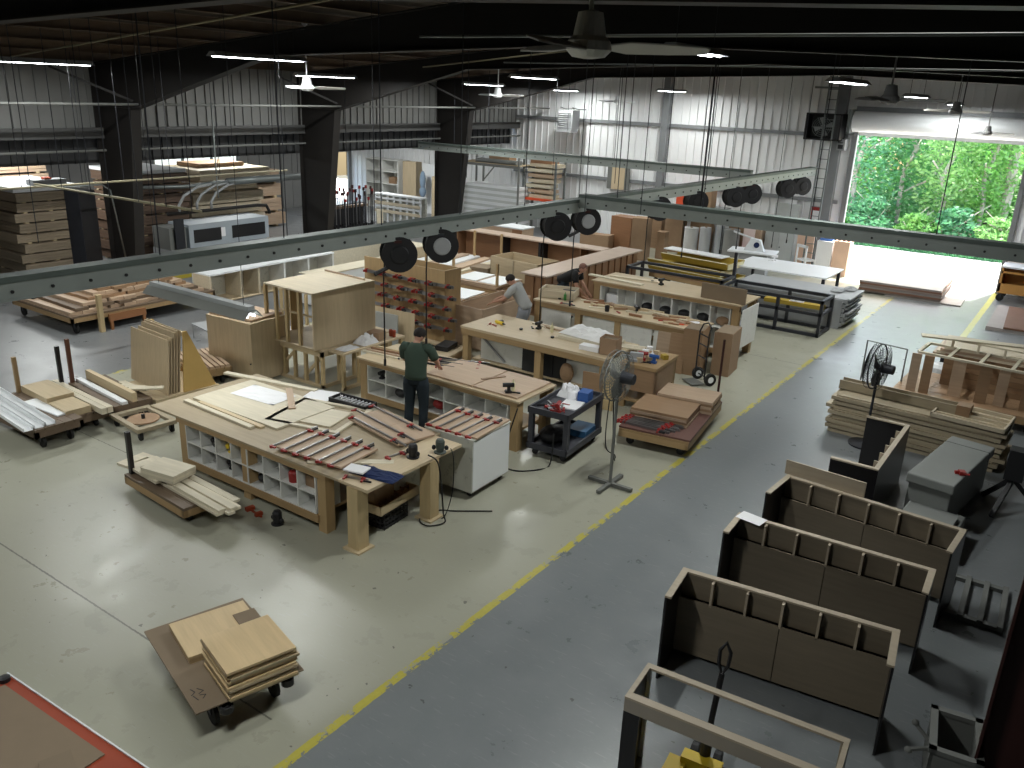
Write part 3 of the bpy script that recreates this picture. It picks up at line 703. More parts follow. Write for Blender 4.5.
# open black tool case
t = thing('tool_case','open black tool case full of small tools at the back of the nearest workbench','tool case',(-8.75,8.52,TZ),R(4))
m = MB(); m.box(-.36,.36,-.14,.14,0,.015); m.box(-.36,.36,-.14,-.12,0,.07); m.box(-.36,.36,.12,.14,0,.07); m.box(-.36,-.34,-.14,.14,0,.07); m.box(.34,.36,-.14,.14,0,.07); m.build('tray', BLACK, t)
m = MB(); rnd = random.Random(4)
for i in range(9): m.cyl((-.3+.07*i,-.08+rnd.random()*.05,.035),(-.27+.07*i,.08,.05),.014,6)
m.build('socket_set', STEEL, t)
# door panel in long clamps, front right
def clamped_panel(label, x, y, z, rz, w, d, m, nslat=3):
    t = thing('glued_board', label, 'panel', (x,y,z), rz)
    for i in range(nslat): B(-w/2+w*i/nslat+.003, -w/2+w*(i+1)/nslat-.003, -d/2, d/2, .0, .028).build('slat', m, t)
    return t
clamped_panel('glued up brown panel under six parallel clamps at the front right of the nearest workbench',-7.75,7.05,TZ+.03,R(4),1.15,.72,VENEERY,4)
for i in range(6): clamp('%s of six parallel bar clamps on the panel on the nearest workbench' % ['leftmost','second from the left','third from the left','third from the right','second from the right','rightmost'][i],(-8.28+.2*i,6.58+.015*i,TZ+.062),R(94),.86)
clamped_panel('brown panel with one long bright clamp at the back right of the nearest workbench',-7.62,8.15,TZ+.03,R(-12),1.25,.62,VENEER,2)
for i,(dx,dy,ln,lb) in enumerate(((-.78,.02,1.45,'long bright bar clamp lying along the back right panel, front one'),(-.6,-.22,1.3,'long bar clamp lying along the near edge of the back right panel'),(-.7,.30,1.2,'long bar clamp lying along the far edge of the back right panel'))):
    clamp(lb,(-7.62+dx,8.22+dy,TZ+.062),R(-12),ln)
on('board', B(-.55,.55,-.06,.06,0,.02), MAPLE,'pale board pointing right from under the clamped panel on the nearest workbench','board',-7.25,7.0,TZ,R(38))
# right extension: table leaf carried by two square posts
t = thing('bench_extension','plywood leaf extending the nearest workbench to the right on two square posts','table leaf',(-6.72,7.15,0))
B(-.27,.22,-.62,1.2,.86,.90).build('leaf', PLYY, t)
def post(x,y,h):
    B(x-.09,x+.09,y-.09,y+.09,.02,h).build('post', PINEV, t); B(x-.14,x+.14,y-.14,y+.14,0,.025).build('foot_plate', PINE, t)
post(-.02,-.55,.86); post(.14,.62,.86)
B(-.27,-.25,.3,1.15,.25,.86).build('side_sheet', OFFWHITE, t)
m = MB(); m.heap(-.33,.33,-.14,.14,0,.05,10,8); on('folded_cloth', m, NAVY,'folded dark blue cloth on the leaf over the nearest square post','cloth',-6.72,6.92,.902,R(8))
on('paper_pad', B(-.14,.14,-.1,.1,0,.02), PAPER,'white paper pad lying on the dark blue cloth edge','paper',-6.92,6.78,.96,R(14))
clamp('small red clamp lying beside the dark blue cloth on the leaf',(-6.95,6.62,.904),R(20),.3)
# router pair and cords
def router(label, x, y, z, rz, col=BLACK):
    t = thing('router', label, 'power tool', (x,y,z), rz)
    MB().lathe([(.085,0),(.085,.012),(.05,.015),(.05,.06),(.062,.065),(.062,.16),(.045,.19),(.02,.195)],None,16).build('motor_body', col, t)
    for s in (-1,1): MB().ell((s*.085,0,.07),(.028,.028,.035)).build('side_knob', BLACK, t, smooth=True)
    return t
router('black router standing on the leaf above the cords, left of its twin',-6.72,7.6,.902,0)
router('greenish router standing on the leaf beside the red handle, right of its twin',-6.55,7.95,.902,.6,mat('grey_green',(.07,.085,.075),.5))
m = MB().hose([(-6.55,7.7,.95),(-6.42,7.75,.86),(-6.38,7.78,.5),(-6.36,7.8,.12),(-6.3,7.75,.02),(-6.42,7.55,.015),(-6.62,7.62,.015),(-6.6,7.95,.015),(-6.4,8.1,.015),(-6.15,8.3,.015),(-6.0,8.42,.015)],.010,6)
solo('power_cable', m, RUBBER, 'black power cord dropping from the leaf and looping on the floor to its plug','cord',smooth=True)
m = MB().hose([(-6.45,8.05,.95),(-6.36,8.0,.85),(-6.33,7.95,.4),(-6.40,7.86,.02),(-6.55,7.75,.013),(-6.7,7.85,.013)],.008,6)
solo('power_cable', m, RUBBER, 'thin black cord hanging beside the second square post','cord',smooth=True)
clamp('red clamp on the leaf beside the router',(-6.95,7.35,.904),R(80),.3)
# crates under the leaf
t = thing('milk_crate','black plastic lattice crate on the floor under the leaf','crate',(-6.98,7.35,0),R(4))
m = MB()
for s in (-1,1):
    for k in range(5): m.box(-.17,.17,s*.24-.008,s*.24+.008,.02+k*.06,.045+k*.06); m.box(s*.17-.008,s*.17+.008,-.24,.24,.02+k*.06,.045+k*.06)
    for k in range(6): m.box(-.17+k*.068-.008,-.17+k*.068+.008,s*.24-.007,s*.24+.007,0,.29)
    for k in range(8): m.box(s*.17-.007,s*.17+.007,-.24+k*.0686-.008,-.24+k*.0686+.008,0,.29)
m.box(-.17,.17,-.24,.24,0,.012); m.build('lattice', BLACK, t)
t = thing('parts_tray','wooden tray divided into small compartments standing on the black crate','tray',(-6.98,7.35,.295),R(4))
m = MB(); m.box(-.25,.25,-.40,-.385,0,.12); m.box(-.25,.25,.385,.40,0,.12); m.box(-.25,-.235,-.4,.4,0,.12); m.box(.235,.25,-.4,.4,0,.12); m.box(-.25,.25,-.4,.4,0,.012); m.build('tray_frame', PINEY, t)
m = MB()
for k in range(1,6): m.box(-.235,.235,-.4+k*.133-.005,-.4+k*.133+.005,.01,.10)
for k in (1,2): m.box(-.25+k*.167-.005,-.25+k*.167+.005,-.385,.385,.01,.10)
m.build('divider', BROWN, t)
t = thing('carton','open brown carton standing in the wooden tray under the leaf','box',(-7.02,7.2,.312),R(4))
m = MB(); m.box(-.15,.15,-.2,-.19,0,.3); m.box(-.15,.15,.19,.2,0,.3); m.box(-.15,-.14,-.2,.2,0,.3); m.box(.14,.15,-.2,.2,0,.3); m.box(-.15,.15,-.2,.2,0,.01); m.build('box_body', BROWN, t)
# things in the pigeonholes
PX = [-10.165+.336*(i+.5) for i in range(8)]
def inhole(label, i, row, mb, m, name, cat): solo(name, mb, m, label, cat, (PX[i], 6.72, .255 if row == 0 else .50), 0)
def drillmb():
    m = MB(); m.cyl((-.02,-.06,.13),(-.02,.12,.13),.035,10); m.box(-.045,.0,.0,.05,.0,.11); m.box(-.06,.02,-.02,.08,0,.04); return m
inhole('yellow cordless drill in the third upper pigeonhole of the nearest workbench',2,1,drillmb(),YELLOW,'cordless_drill','power tool')
inhole('yellow and black drill in the fourth upper pigeonhole of the nearest workbench',3,1,drillmb(),YELLOW,'cordless_drill','power tool')
inhole('black tool in the second upper pigeonhole of the nearest workbench',1,1,drillmb(),BLACK,'cordless_drill','power tool')
inhole('black tool in the third lower pigeonhole of the nearest workbench',2,0,drillmb(),BLACK,'cordless_drill','power tool')
inhole('dark bundle in the fourth lower pigeonhole of the nearest workbench',3,0,MB().ell((0,.05,.08),(.12,.12,.08)),BLACK,'bag','bag')
inhole('dark bundle in the fifth lower pigeonhole of the nearest workbench',4,0,MB().ell((0,.05,.08),(.12,.12,.07)),BLACK,'bag','bag')
inhole('red canister in the seventh upper pigeonhole of the nearest workbench',6,1,MB().lathe([(.07,0),(.075,.14),(.06,.16),(.02,.17)],Matrix.Translation((0,-.04,0)),14),RED,'canister','canister')
inhole('brown carton in the last upper pigeonhole of the nearest workbench',7,1,B(-.13,.13,-.03,.2,0,.17),BROWN,'carton','box')
solo('bar_clamp', MB().box(-.16,.16,-.012,.012,0,.02).box(-.16,-.1,-.06,.06,0,.05).box(.06,.11,-.05,.05,0,.05), REDP, 'small dark red clamp lying on the floor in front of the nearest workbench','clamp',(-8.45,6.38,.0),R(-8))
router('black router standing on the floor in front of the nearest workbench',-8.0,6.38,0,0)
# ------------------------------------------------------------------ white rolling cabinet with a clamped panel
t = thing('rolling_cabinet','soiled white rolling cabinet between the two nearest workbenches, clamped panel on top','cabinet',(-6.87,8.97,0),R(1))
B(-.42,.42,-.46,.46,.10,.90).build('carcass', OFFWHITE, t); B(.421,.428,-.44,.44,.12,.88).build('end_panel', PWHITE, t)
B(-.43,.435,-.47,.47,.90,.915).build('cabinet_top', OFFWHITE, t); casters4(t,.84,.92,.10,.1)
clamped_panel('brown slatted panel held by five clamps on top of the white rolling cabinet',-6.88,8.97,.917,R(4),.9,.86,VENEERY,4)
for i in range(5): clamp('%s of the five bar clamps on the white rolling cabinet' % ['leftmost','second from the left','middle one','second from the right','rightmost'][i],(-7.22+.175*i,8.48,.948),R(92),.86)
# ------------------------------------------------------------------ second workbench
b2 = bench('second workbench from the camera, worker in green in front, two wide tan panels on top', -10.4, -6.86, 10.25, 11.35, .88, PLY, [-1.65, 1.65], 7)
for x0,x1,lb in ((-8.85,-7.85,'wide tan plywood panel in the middle of the second workbench'),(-7.82,-6.95,'wide tan plywood panel at the right end of the second workbench')):
    on('panel', B(-(x1-x0)/2,(x1-x0)/2,-.50,.50,0,.03), VENEER, lb,'panel',(x0+x1)/2,10.82)
on('scrap_strip', B(-.22,.22,-.03,.03,0,.012), BROWN,'small dark strip lying across the joint of the two tan panels','strip',-7.8,10.85,TZ+.032,R(62))
for i in range(4): on('strip', B(-.7,.7,-.02,.02,0,.03), [MAPLE,VENEER,CHERRYX,PINE][i],'%s of the wood strips at the left end of the second workbench' % ['frontmost','second','third','hindmost'][i],'strip',-9.85,10.62+.12*i,TZ,R(6))
for i in range(3): clamp('%s of the three dark bar clamps behind the worker in green on the second workbench' % ['nearest','middle','farthest'][i],(-8.95-.1*i,10.75+.17*i,TZ),R(28),.9)
def toolmess(x, y, z, label, seed, w=.35, d=.2, mats=(BLACK,STEEL,RED,YELLOW)):
    """one small hand tool per call, each a thing"""
    rnd = random.Random(seed)
    kinds = [('pliers',lambda: MB().bar((-.1,0,.01),(0,.015,.01),.02,.018).bar((-.1,.03,.01),(0,.012,.01),.02,.018).bar((0,.013,.01),(.06,.013,.012),.03,.018),'pliers'),
             ('hand_drill',drillmb,'power tool'),
             ('screwdriver',lambda: MB().cyl((-.1,0,.014),(0,0,.014),.014,8).cyl((0,0,.014),(.12,0,.014),.004,6),'screwdriver'),
             ('tape_measure',lambda: MB().lathe([(.035,0),(.037,.005),(.037,.03),(.035,.035)],None,14),'tape measure'),
             ('glue_bottle',lambda: MB().lathe([(.032,0),(.034,.01),(.034,.13),(.012,.16),(.006,.2)],None,12),'bottle')]
    for i, s in enumerate(label):
        nm, f, cat = kinds[s[0]]
        solo(nm, f(), s[2], s[1], cat, (x+rnd.uniform(-w,w), y+rnd.uniform(-d,d), z), rnd.uniform(0,6.3))
toolmess(-7.1,10.45,TZ+.032,[(1,'dark cordless drill at the near right corner of the second workbench',BLACK),(0,'pliers at the near right corner of the second workbench',BLACK),(2,'screwdriver at the near right corner of the second workbench',BLACK),(4,'small yellow bottle at the right end of the second workbench',CREAMF)],3,.16,.1)
for i,(k,m_) in enumerate(((0,BLACK),(1,BLACK),(3,RED),(5,BLACK))):
    solo('tool_bag', MB().ell((0,.06,.09),(.15,.12,.09)) if i else drillmb(), m_, 'dark tool in the %s pigeonhole of the second workbench' % ['first upper','second lower','fourth lower','last lower'][i],'tool',(-10.16+.437*(k+.5),10.42,.255 if i in (1,2,3) else .5))
# ------------------------------------------------------------------ black two-shelf tool cart
t = thing('utility_cart','black plastic two-shelf tool cart beside the right end of the second workbench','cart',(-6.42,10.98,0),R(4))
def tray(z, name):
    m = MB(); m.box(-.34,.34,-.62,.62,z,z+.03); m.box(-.36,-.33,-.64,.64,z-.01,z+.09); m.box(.33,.36,-.64,.64,z-.01,z+.09); m.box(-.36,.36,-.64,-.61,z-.01,z+.09); m.box(-.36,.36,.61,.64,z-.01,z+.09); m.build(name, mat_cart, t)
mat_cart = mat('dark_grey_plastic',(.045,.047,.058),.5)
tray(.74,'upper_tray'); tray(.14,'lower_tray')
for sx in (-.31,.31):
    for sy in (-.58,.58): B(sx-.04,sx+.04,sy-.04,sy+.04,.12,.76).build('corner_post', mat_cart, t)
casters4(t,.7,1.24,.12,.1)
def cart_item(name, mb, m, label, cat, dx, dy, z, rz=0): solo(name, mb, m, label, cat, (-6.42+dx,10.98+dy,z), rz)
m = MB(); m.heap(-.18,.18,-.15,.15,0,.22,8,11); cart_item('plastic_bag', m, PAPER,'crumpled white bag on the top tray of the black cart','bag',-.12,.30,.772)
cart_item('carton', B(-.09,.09,-.12,.12,0,.16), BLUE,'blue box beside the white bag on the black cart','box',.16,.30,.772,R(10))
cart_item('foam_sheet', B(-.16,.16,-.2,.2,0,.02), PAPER,'white sheet of foam on the far right of the black cart top','sheet',.12,-.06,.772,R(12))
m = MB(); m.ell((0,0,.12),(.22,.30,.13)); cart_item('tool_bag', m, BLACK,'soft black tool bag on the lower tray of the black cart','bag',-.08,-.22,.165)
cart_item('tool_case', B(-.17,.17,-.22,.22,0,.11), mat('blue_case',(.03,.10,.20),.5),'blue flat case on the lower tray of the black cart','tool case',.10,.36,.172,R(6))
toolmess(-6.5,10.72,.772,[(0,'red handled pliers at the near left end of the black cart top',RED),(2,'red screwdriver on the black cart top',RED),(1,'red and black drill on the black cart top',RED),(3,'round tape measure on the black cart top',STEEL),(2,'black screwdriver on the black cart top',BLACK),(0,'black pliers on the black cart top',BLACK)],9,.2,.2)
m = MB().hose([(-6.62,9.86,.95),(-6.75,9.80,.4),(-6.78,9.75,.02),(-6.66,9.68,.013),(-6.45,9.72,.013),(-6.25,9.95,.013),(-6.2,10.2,.03),(-6.22,10.3,.5)],.011,6)
solo('air_hose', m, RUBBER, 'black air hose sagging to the floor between the white cabinet and the black cart','hose',smooth=True)
m = MB().hose([(-5.98,11.6,.75),(-5.95,11.5,.2),(-5.8,11.3,.02),(-5.6,11.2,.015),(-5.5,11.0,.02),(-5.42,10.75,.4),(-5.25,10.3,1.4)],.009,6)
solo('power_cable', m, RUBBER, 'black cord drooping from the black cart to the near pedestal fan','cord',smooth=True)
# ------------------------------------------------------------------ pedestal fans
def pedestal_fan(label, x, y, zh, rz, rad, m, cross=True):
    t = thing('pedestal_fan', label, 'fan', (x,y,0), rz)
    b = MB()
    if cross:
        b.bar((-.36,0,.04),(.36,0,.04),.06,.05); b.bar((0,-.36,.04),(0,.36,.04),.06,.05)
    else: b.lathe([(.26,0),(.27,.03),(.05,.06)],None,24)
    b.build('base', m, t)
    MB().cyl((0,0,.05),(0,0,zh-.1),.025,10,.02).build('pole', m, t)
    MB().cyl((.04,0,zh),(.24,0,zh),.09,16,.075).build('motor', DSTEEL, t)
    g = MB()
    for xx in (-.11,.05):
        for k in range(1,10):
            rr = rad*k/9; bulge = .05*(1-(k/9)**2)*(-1 if xx < 0 else .3)
            g.tube([(xx+bulge, rr*math.cos(a*PI/16), zh+rr*math.sin(a*PI/16)) for a in range(32)], .005, 4, closed=True)
        for k in range(20):
            a = k*PI/10; g.tube([(xx+(-.05 if xx < 0 else .015), .03*math.cos(a), zh+.03*math.sin(a)), (xx+(-.03 if xx<0 else .008), rad*.6*math.cos(a), zh+rad*.6*math.sin(a)), (xx, rad*math.cos(a), zh+rad*math.sin(a))], .003, 4)
    g.tube([(-.03, rad*math.cos(a*PI/16), zh+rad*math.sin(a*PI/16)) for a in range(32)], .012, 6, closed=True)
    g.build('guard', m, t)
    for k in range(3):
        a = k*2*PI/3+.4; f = MB()
        pts = [(0.0+dx, r_*math.cos(a+da), zh+r_*math.sin(a+da)) for r_,da,dx in ((.05,-.5,-.03),(rad*.6,-.5,-.05),(rad*.9,-.2,-.03),(rad*.88,.35,.02),(rad*.5,.5,.03),(.05,.5,.02))]
        f.add(pts+[(p[0]+.006,p[1],p[2]) for p in pts],[(0,1,2,3,4,5),(11,10,9,8,7,6)]+[(i,(i+1)%6,6+(i+1)%6,6+i) for i in range(6)]); f.build('blade', GREYD, t)
    MB().cyl((-.07,0,zh),(.05,0,zh),.05,12).build('hub', m, t)
    return t
pedestal_fan('grey pedestal fan on a cross base, alone on the open floor beside the yellow line',-5.13,10.18,1.72,R(0),.36,GREYD)
pedestal_fan('dark pedestal fan with a wire guard standing by the long slab stack',-2.50,14.38,1.40,R(-9),.38,DSTEEL,False)
# ------------------------------------------------------------------ third workbench (two worktables end to end)
t = thing('workbench','third workbench from the camera, plain tan top with white sheets stored underneath','workbench',(-8.6,13.8,0))
B(-1.72,1.72,-.66,.62,.84,.89).build('benchtop', PLY, t)
B(-1.7,1.7,-.66,-.60,.72,.84).build('apron', OAK, t); B(-1.7,1.7,.55,.60,.72,.84).build('apron', OAK, t)
for x in (-1.6,.18,1.62):
    for y in (-.58,.52): B(x-.07,x+.07,y-.06,y+.06,0,.84).build('leg', OAKV, t)
B(-1.6,1.6,-.4,.4,.12,.16).build('lower_shelf', PLY, t)
bx = -8.6; by = 13.8
solo('white_sheet', B(-.72,.72,-.012,.012,0,.52), WHITE,'white sheet standing under the left half of the third workbench','sheet',(bx-.72,by-.30,.165))
solo('white_sheet', B(-.55,.55,-.012,.012,0,.50), WHITE,'white sheet standing under the right end of the third workbench','sheet',(bx+1.02,by-.33,.165))
solo('black_sheet', B(-.36,.36,-.015,.015,0,.53), BLACK,'black panel standing under the middle of the third workbench','panel',(bx+.02,by-.38,.165))
solo('black_sheet', B(-.16,.16,-.015,.015,0,.53), BLACK,'narrow black panel right of the middle leg of the third workbench','panel',(bx+.5,by-.36,.165))
solo('cloth_bag', MB().ell((0,0,.20),(.15,.08,.2)), BROWN,'brown bag hanging low under the third workbench beside the narrow black panel','bag',(bx+.75,by-.46,.165))
solo('grey_strip', MB().bar((0,0,0),(.62,0,-.46),.02,.04), GREYP,'grey strip leaning across the white sheet under the third workbench','strip',(bx-1.42,by-.345,.67))
TZ3 = .892
m = MB(); m.heap(-.62,.5,-.28,.28,0,.17,12,21); on('cloth', m, CLOTH,'big heap of crumpled white cloth on the third workbench','cloth',-7.75,14.05,TZ3+.07,R(-6))
on('panel', B(-.6,.6,-.3,.3,0,.03), MAPLE,'pale panel under the white cloth heap on the third workbench','panel',-7.75,14.0,TZ3)
on('panel', B(-.6,.6,-.28,.28,0,.03), MAPLE,'second pale panel directly under the white cloth heap','panel',-7.72,14.0,TZ3+.032,R(2))
t = thing('carton','tall open brown carton standing at the right end of the third workbench','box',(-7.03,13.5,TZ3),R(10))
m = MB(); m.box(-.17,.17,-.15,-.14,0,.32); m.box(-.17,.17,.14,.15,0,.32); m.box(-.17,-.16,-.15,.15,0,.32); m.box(.16,.17,-.15,.15,0,.32); m.box(-.17,.17,-.15,.15,0,.01); m.build('box_body', CARD, t)
B(-.15,.15,-.14,.14,.27,.28).build('inner_flap', CARDK, t)
on('case', B(-.2,.2,-.1,.1,0,.09), PAPER,'white flat box in front of the brown carton on the third workbench','box',-7.42,13.45,TZ3,R(4))
def yellow_drill(label,x,y,z,rz=0): 
    t = thing('cordless_drill',label,'power tool',(x,y,z),rz)
    MB().cyl((-.14,0,.035),(.08,0,.035),.036,12).build('drill_body', YELLOW, t); MB().cyl((.08,0,.035),(.15,0,.035),.022,10,.014).build('chuck', BLACK, t); B(-.11,-.05,.0,.13,.01,.06).build('grip', BLACK, t)
yellow_drill('yellow cordless drill lying on the left half of the third workbench',-9.75,13.75,TZ3,R(-15))
toolmess(-9.95,13.5,TZ3,[(2,'red handled screwdriver at the left front corner of the third workbench',RED),(0,'red pliers at the left front corner of the third workbench',RED)],5,.2,.15)
toolmess(-9.1,13.9,TZ3,[(1,'black drill in front of the worker in grey',BLACK),(3,'black tape measure in the middle of the third workbench',BLACK),(0,'black pliers in the middle of the third workbench',BLACK)],6,.2,.2)
toolmess(-8.5,13.8,TZ3,[(4,'cream glue bottle standing on the third workbench',CREAMF),(3,'black round tin on the third workbench in front of the cloth heap',BLACK)],8,.25,.2)
for i in range(3): on('strip', B(-.35,.35,-.03,.03,0,.03), MAPLE,'%s of the pale strips right of the brown carton on the third workbench' % ['front','middle','back'][i],'strip',-6.98,13.98+.09*i,TZ3,R(16))
# side cabinet at the right end of the third workbench
t = thing('tool_cabinet','small brown wooden tool stand covered in tools at the right end of the third workbench','tool stand',(-6.36,13.82,0),R(4))
B(-.36,.36,-.55,.55,.80,.86).build('stand_top', OAK, t)
m = MB(); m.box(-.34,.34,-.53,-.50,.36,.80); m.box(.31,.34,-.53,.53,.36,.80); m.box(-.34,.34,.50,.53,.36,.80); m.build('apron_panel', BROWN, t)
for sx in (-.29,.29):
    for sy in (-.46,.46): B(sx-.05,sx+.05,sy-.05,sy+.05,0,.80).build('leg', OAKV, t)
B(-.34,.34,-.53,.53,.14,.17).build('lower_shelf', OAK, t)
toolmess(-6.36,13.8,.862,[(0,'pliers on the brown tool stand behind the near fan',STEEL),(1,'blue drill on the brown tool stand behind the near fan',BLUE),(2,'yellow screwdriver on the brown tool stand',YELLOW),(4,'white bottle on the brown tool stand',PAPER),(3,'silver tape measure on the brown tool stand',STEEL),(1,'red drill on the brown tool stand',RED),(0,'black pliers on the brown tool stand',BLACK),(2,'black screwdriver on the brown tool stand',BLACK)],14,.25,.4)
solo('vise', MB().box(-.12,.12,-.1,.1,0,.05).box(-.1,.14,-.05,.05,.05,.16).cyl((-.25,0,.08),(.1,0,.08),.02,8), GREYP,'grey metal vise on the brown tool stand','vise',(-6.5,13.5,.862),R(20))
solo('board', B(-.28,.28,-.012,.012,0,.62), BROWN,'brown board leaning on the front of the third workbench near the tool stand','board',(-7.0,13.02,0),R(10))
solo('plank', B(-.1,.1,-.03,.03,0,.66), PINEV,'short orange brown plank standing between the black cart and the tool stand','plank',(-6.72,12.95,0),R(5))

# ------------------------------------------------------------------ tan carcass beside the worker in grey
t = thing('plywood_carcass','open tan plywood carcass standing left of the third workbench, worker in grey bending over it','cabinet',(-11.0,15.2,0))
B(-.40,.40,-.93,-.91,.02,.95).build('end_panel', VENEER, t); B(-.40,.40,.91,.93,.02,.95).build('end_panel', VENEER, t)
B(-.40,-.38,-.91,.91,.02,.95).build('side_panel', VENEERY, t); B(.38,.40,-.91,.91,.02,.95).build('side_panel', VENEERY, t)
B(-.38,.38,-.91,.91,.02,.05).build('floor_panel', VENEERY, t)
# ------------------------------------------------------------------ fourth workbench: low counter in front, tall pigeonhole bench behind
t = thing('low_counter','low counter with pale fronts and a cluttered wooden top, leaning boards at its right end','workbench',(-8.4,16.55,0))
B(-2.1,2.0,-.45,.45,.86,.90).build('benchtop', PLY, t); B(-2.05,1.95,-.43,-.36,.74,.86).build('apron', OAK, t)
for x in (-1.5,-.35,.55,1.4): B(x-.4,x+.4,-.38,-.36,.12,.74).build('front_panel', WHITE, t)
for x in (-2.0,-.9,.12,1.9): B(x-.07,x+.07,-.42,-.30,0,.74).build('leg', OAKV, t); B(x-.07,x+.07,.30,.42,0,.86).build('leg', OAKV, t)
B(-2.0,1.9,-.35,.40,.10,.13).build('lower_shelf', OAK, t)
b4 = bench('tall workbench with a row of pigeonholes behind the low cluttered counter', -9.65, -5.95, 17.3, 18.5, 1.30, PLY, [-1.72, 1.72], 7, 2, .25)
B(1.855,1.87,-.50,.50,.30,1.18).build('end_sheet', WHITE, b4)
def on4(name, mb, m, label, cat, x, y, z=.902, rz=0, **k): return solo(name, mb, m, label, cat, (x,y,z), rz, **k)
t = thing('shallow_box','open shallow wooden box with dividers on the left end of the low counter','box',(-10.2,16.75,.902),R(18))
m = MB(); m.box(-.42,.42,-.32,-.30,0,.18); m.box(-.42,.42,.30,.32,0,.18); m.box(-.42,-.40,-.32,.32,0,.18); m.box(.40,.42,-.32,.32,0,.18); m.box(-.42,.42,-.32,.32,0,.015); m.build('box_frame', PLYP, t)
B(-.4,.4,-.01,.01,.01,.15).build('divider', PLYP, t); B(.05,.35,.04,.26,.015,.12).build('black_insert', BLACK, t)
for i,(x,y,w_,d_,h_,rz,mm,lb) in enumerate(((-9.2,16.7,.5,.05,.04,20,CHERRYX,'long reddish stick on the left part of the low counter'),(-8.9,16.5,.5,.06,.05,12,PINE,'pine stick on the low counter in front of the pigeonholes'),
    (-8.4,16.75,.55,.08,.07,8,PLY,'tan block on the middle of the low counter'),(-8.0,16.6,.6,.05,.04,24,MAPLE,'pale stick in the middle of the low counter'),(-7.6,16.75,.5,.1,.05,-8,PLYP,'pale offcut right of the middle of the low counter'),
    (-7.3,16.45,.5,.05,.05,14,CHERRYX,'reddish stick right of the middle of the low counter'),(-6.75,16.65,.28,.2,.02,10,PAPER,'white paper on the right end of the low counter'),(-7.9,16.9,.7,.06,.05,3,PLY,'long tan stick at the back of the low counter'))):
    on4('stick' if h_ > .02 else 'paper', B(-w_/2,w_/2,-d_/2,d_/2,0,h_), mm, lb, 'stick' if h_ > .02 else 'paper', x, y, .902, R(rz))
toolmess(-7.6,16.5,.902,[(0,'red pliers right of the middle on the low counter',RED),(2,'red screwdriver on the low counter',RED),(1,'black drill on the low counter beside the offcuts',BLACK),(0,'steel pliers near the right end of the low counter',STEEL),(3,'black tape measure near the right end of the low counter',BLACK),(2,'orange screwdriver near the right end of the low counter',ORRED)],31,.8,.2)
on4('mug', MB().lathe([(.05,0),(.055,.13),(.045,.13),(.042,.02),(.0,.02)],None,14), BLACK,'black mug at the front edge of the low counter','mug',-8.62,16.25)
toolmess(-9.9,16.45,.902,[(4,'green bottle on the left end of the low counter',mat('green_plastic',(.05,.22,.05),.5)),(3,'black tape measure on the left end of the low counter',BLACK),(2,'black screwdriver beside the shallow box on the low counter',BLACK)],33,.25,.1)
clamp('red clamp hanging over the front edge at the left of the low counter',(-9.75,16.16,.905),R(5),.3)
on4('plank', B(-.75,.75,-.07,.07,0,.03), MAPLE,'pale plank across the left end of the tall pigeonhole bench top','plank',-9.2,17.65,1.302,R(-6))
on4('plank', B(-.6,.6,-.06,.06,0,.03), PLYP,'short pale plank behind the first one on the tall pigeonhole bench','plank',-8.9,18.05,1.302,R(8))
toolmess(-8.5,18.0,1.302,[(3,'black round tape measure on the tall pigeonhole bench',BLACK),(1,'black drill standing on the tall pigeonhole bench',BLACK),(2,'steel screwdriver on the tall pigeonhole bench',STEEL)],35,.5,.2)
solo('kraft_board', B(-.52,.52,-.02,.02,0,.34), CARDK, 'brown kraft board standing on the right end of the tall pigeonhole bench','board',(-6.42,17.42,1.302),R(-3))
for i,(k,m_) in enumerate(((0,PAPER),(2,BLACK),(3,BLACK),(4,BLACK),(5,BLACK),(6,BROWN))):
    solo('tool_bag', MB().ell((0,.06,.10),(.15,.12,.10)) if i else B(-.15,.15,0,.2,0,.25), m_, '%s in the %s upper pigeonhole of the tall bench' % (('white box','dark bundle','dark bundle','dark bundle','dark bundle','brown bundle')[i], ('first','third','fourth','fifth','sixth','last')[i]), 'bundle',(-9.41+.46*(k+.5),17.5,.73))
# boards leaning and cartons in front of the low counter
def lean(label, x, y, w_, h_, rz, m_, name='cardboard_sheet', cat='cardboard', tilt=8, th=.02):
    b = MB(); M = Matrix.Rotation(R(-tilt),4,'X'); b.box(-w_/2,w_/2,-th,0,0,h_,M); return solo(name,b,m_,label,cat,(x,y,0),rz)
lean('brown board leaning on the low counter, left of the three beside the hand truck',-6.98,15.85,.40,.80,R(5),VENEER,'board','board')
lean('brown board leaning on the low counter, middle of the three, dark mark near its top',-6.70,15.80,.34,.84,R(5),BROWN,'board','board')
lean('tan board leaning on the low counter just right of the middle board',-6.52,15.90,.16,.88,R(5),MAPLE,'board','board')
t = thing('carton','tall brown wooden box standing just left of the hand truck','box',(-6.42,16.12,0),R(8)); B(-.20,.20,-.26,.26,0,.98).build('box_body', BROWN, t); B(-.19,.19,-.25,.25,.98,.99).build('lid', CARDK, t)
t = thing('carton','tan carton standing on end at the right end of the tall bench, lowest','box',(-5.92,16.62,0),R(6)); B(-.19,.19,-.36,.36,0,.92).build('box_body', CARD, t); B(-.18,.18,-.35,.35,.92,.93).build('lid', CARDK, t)
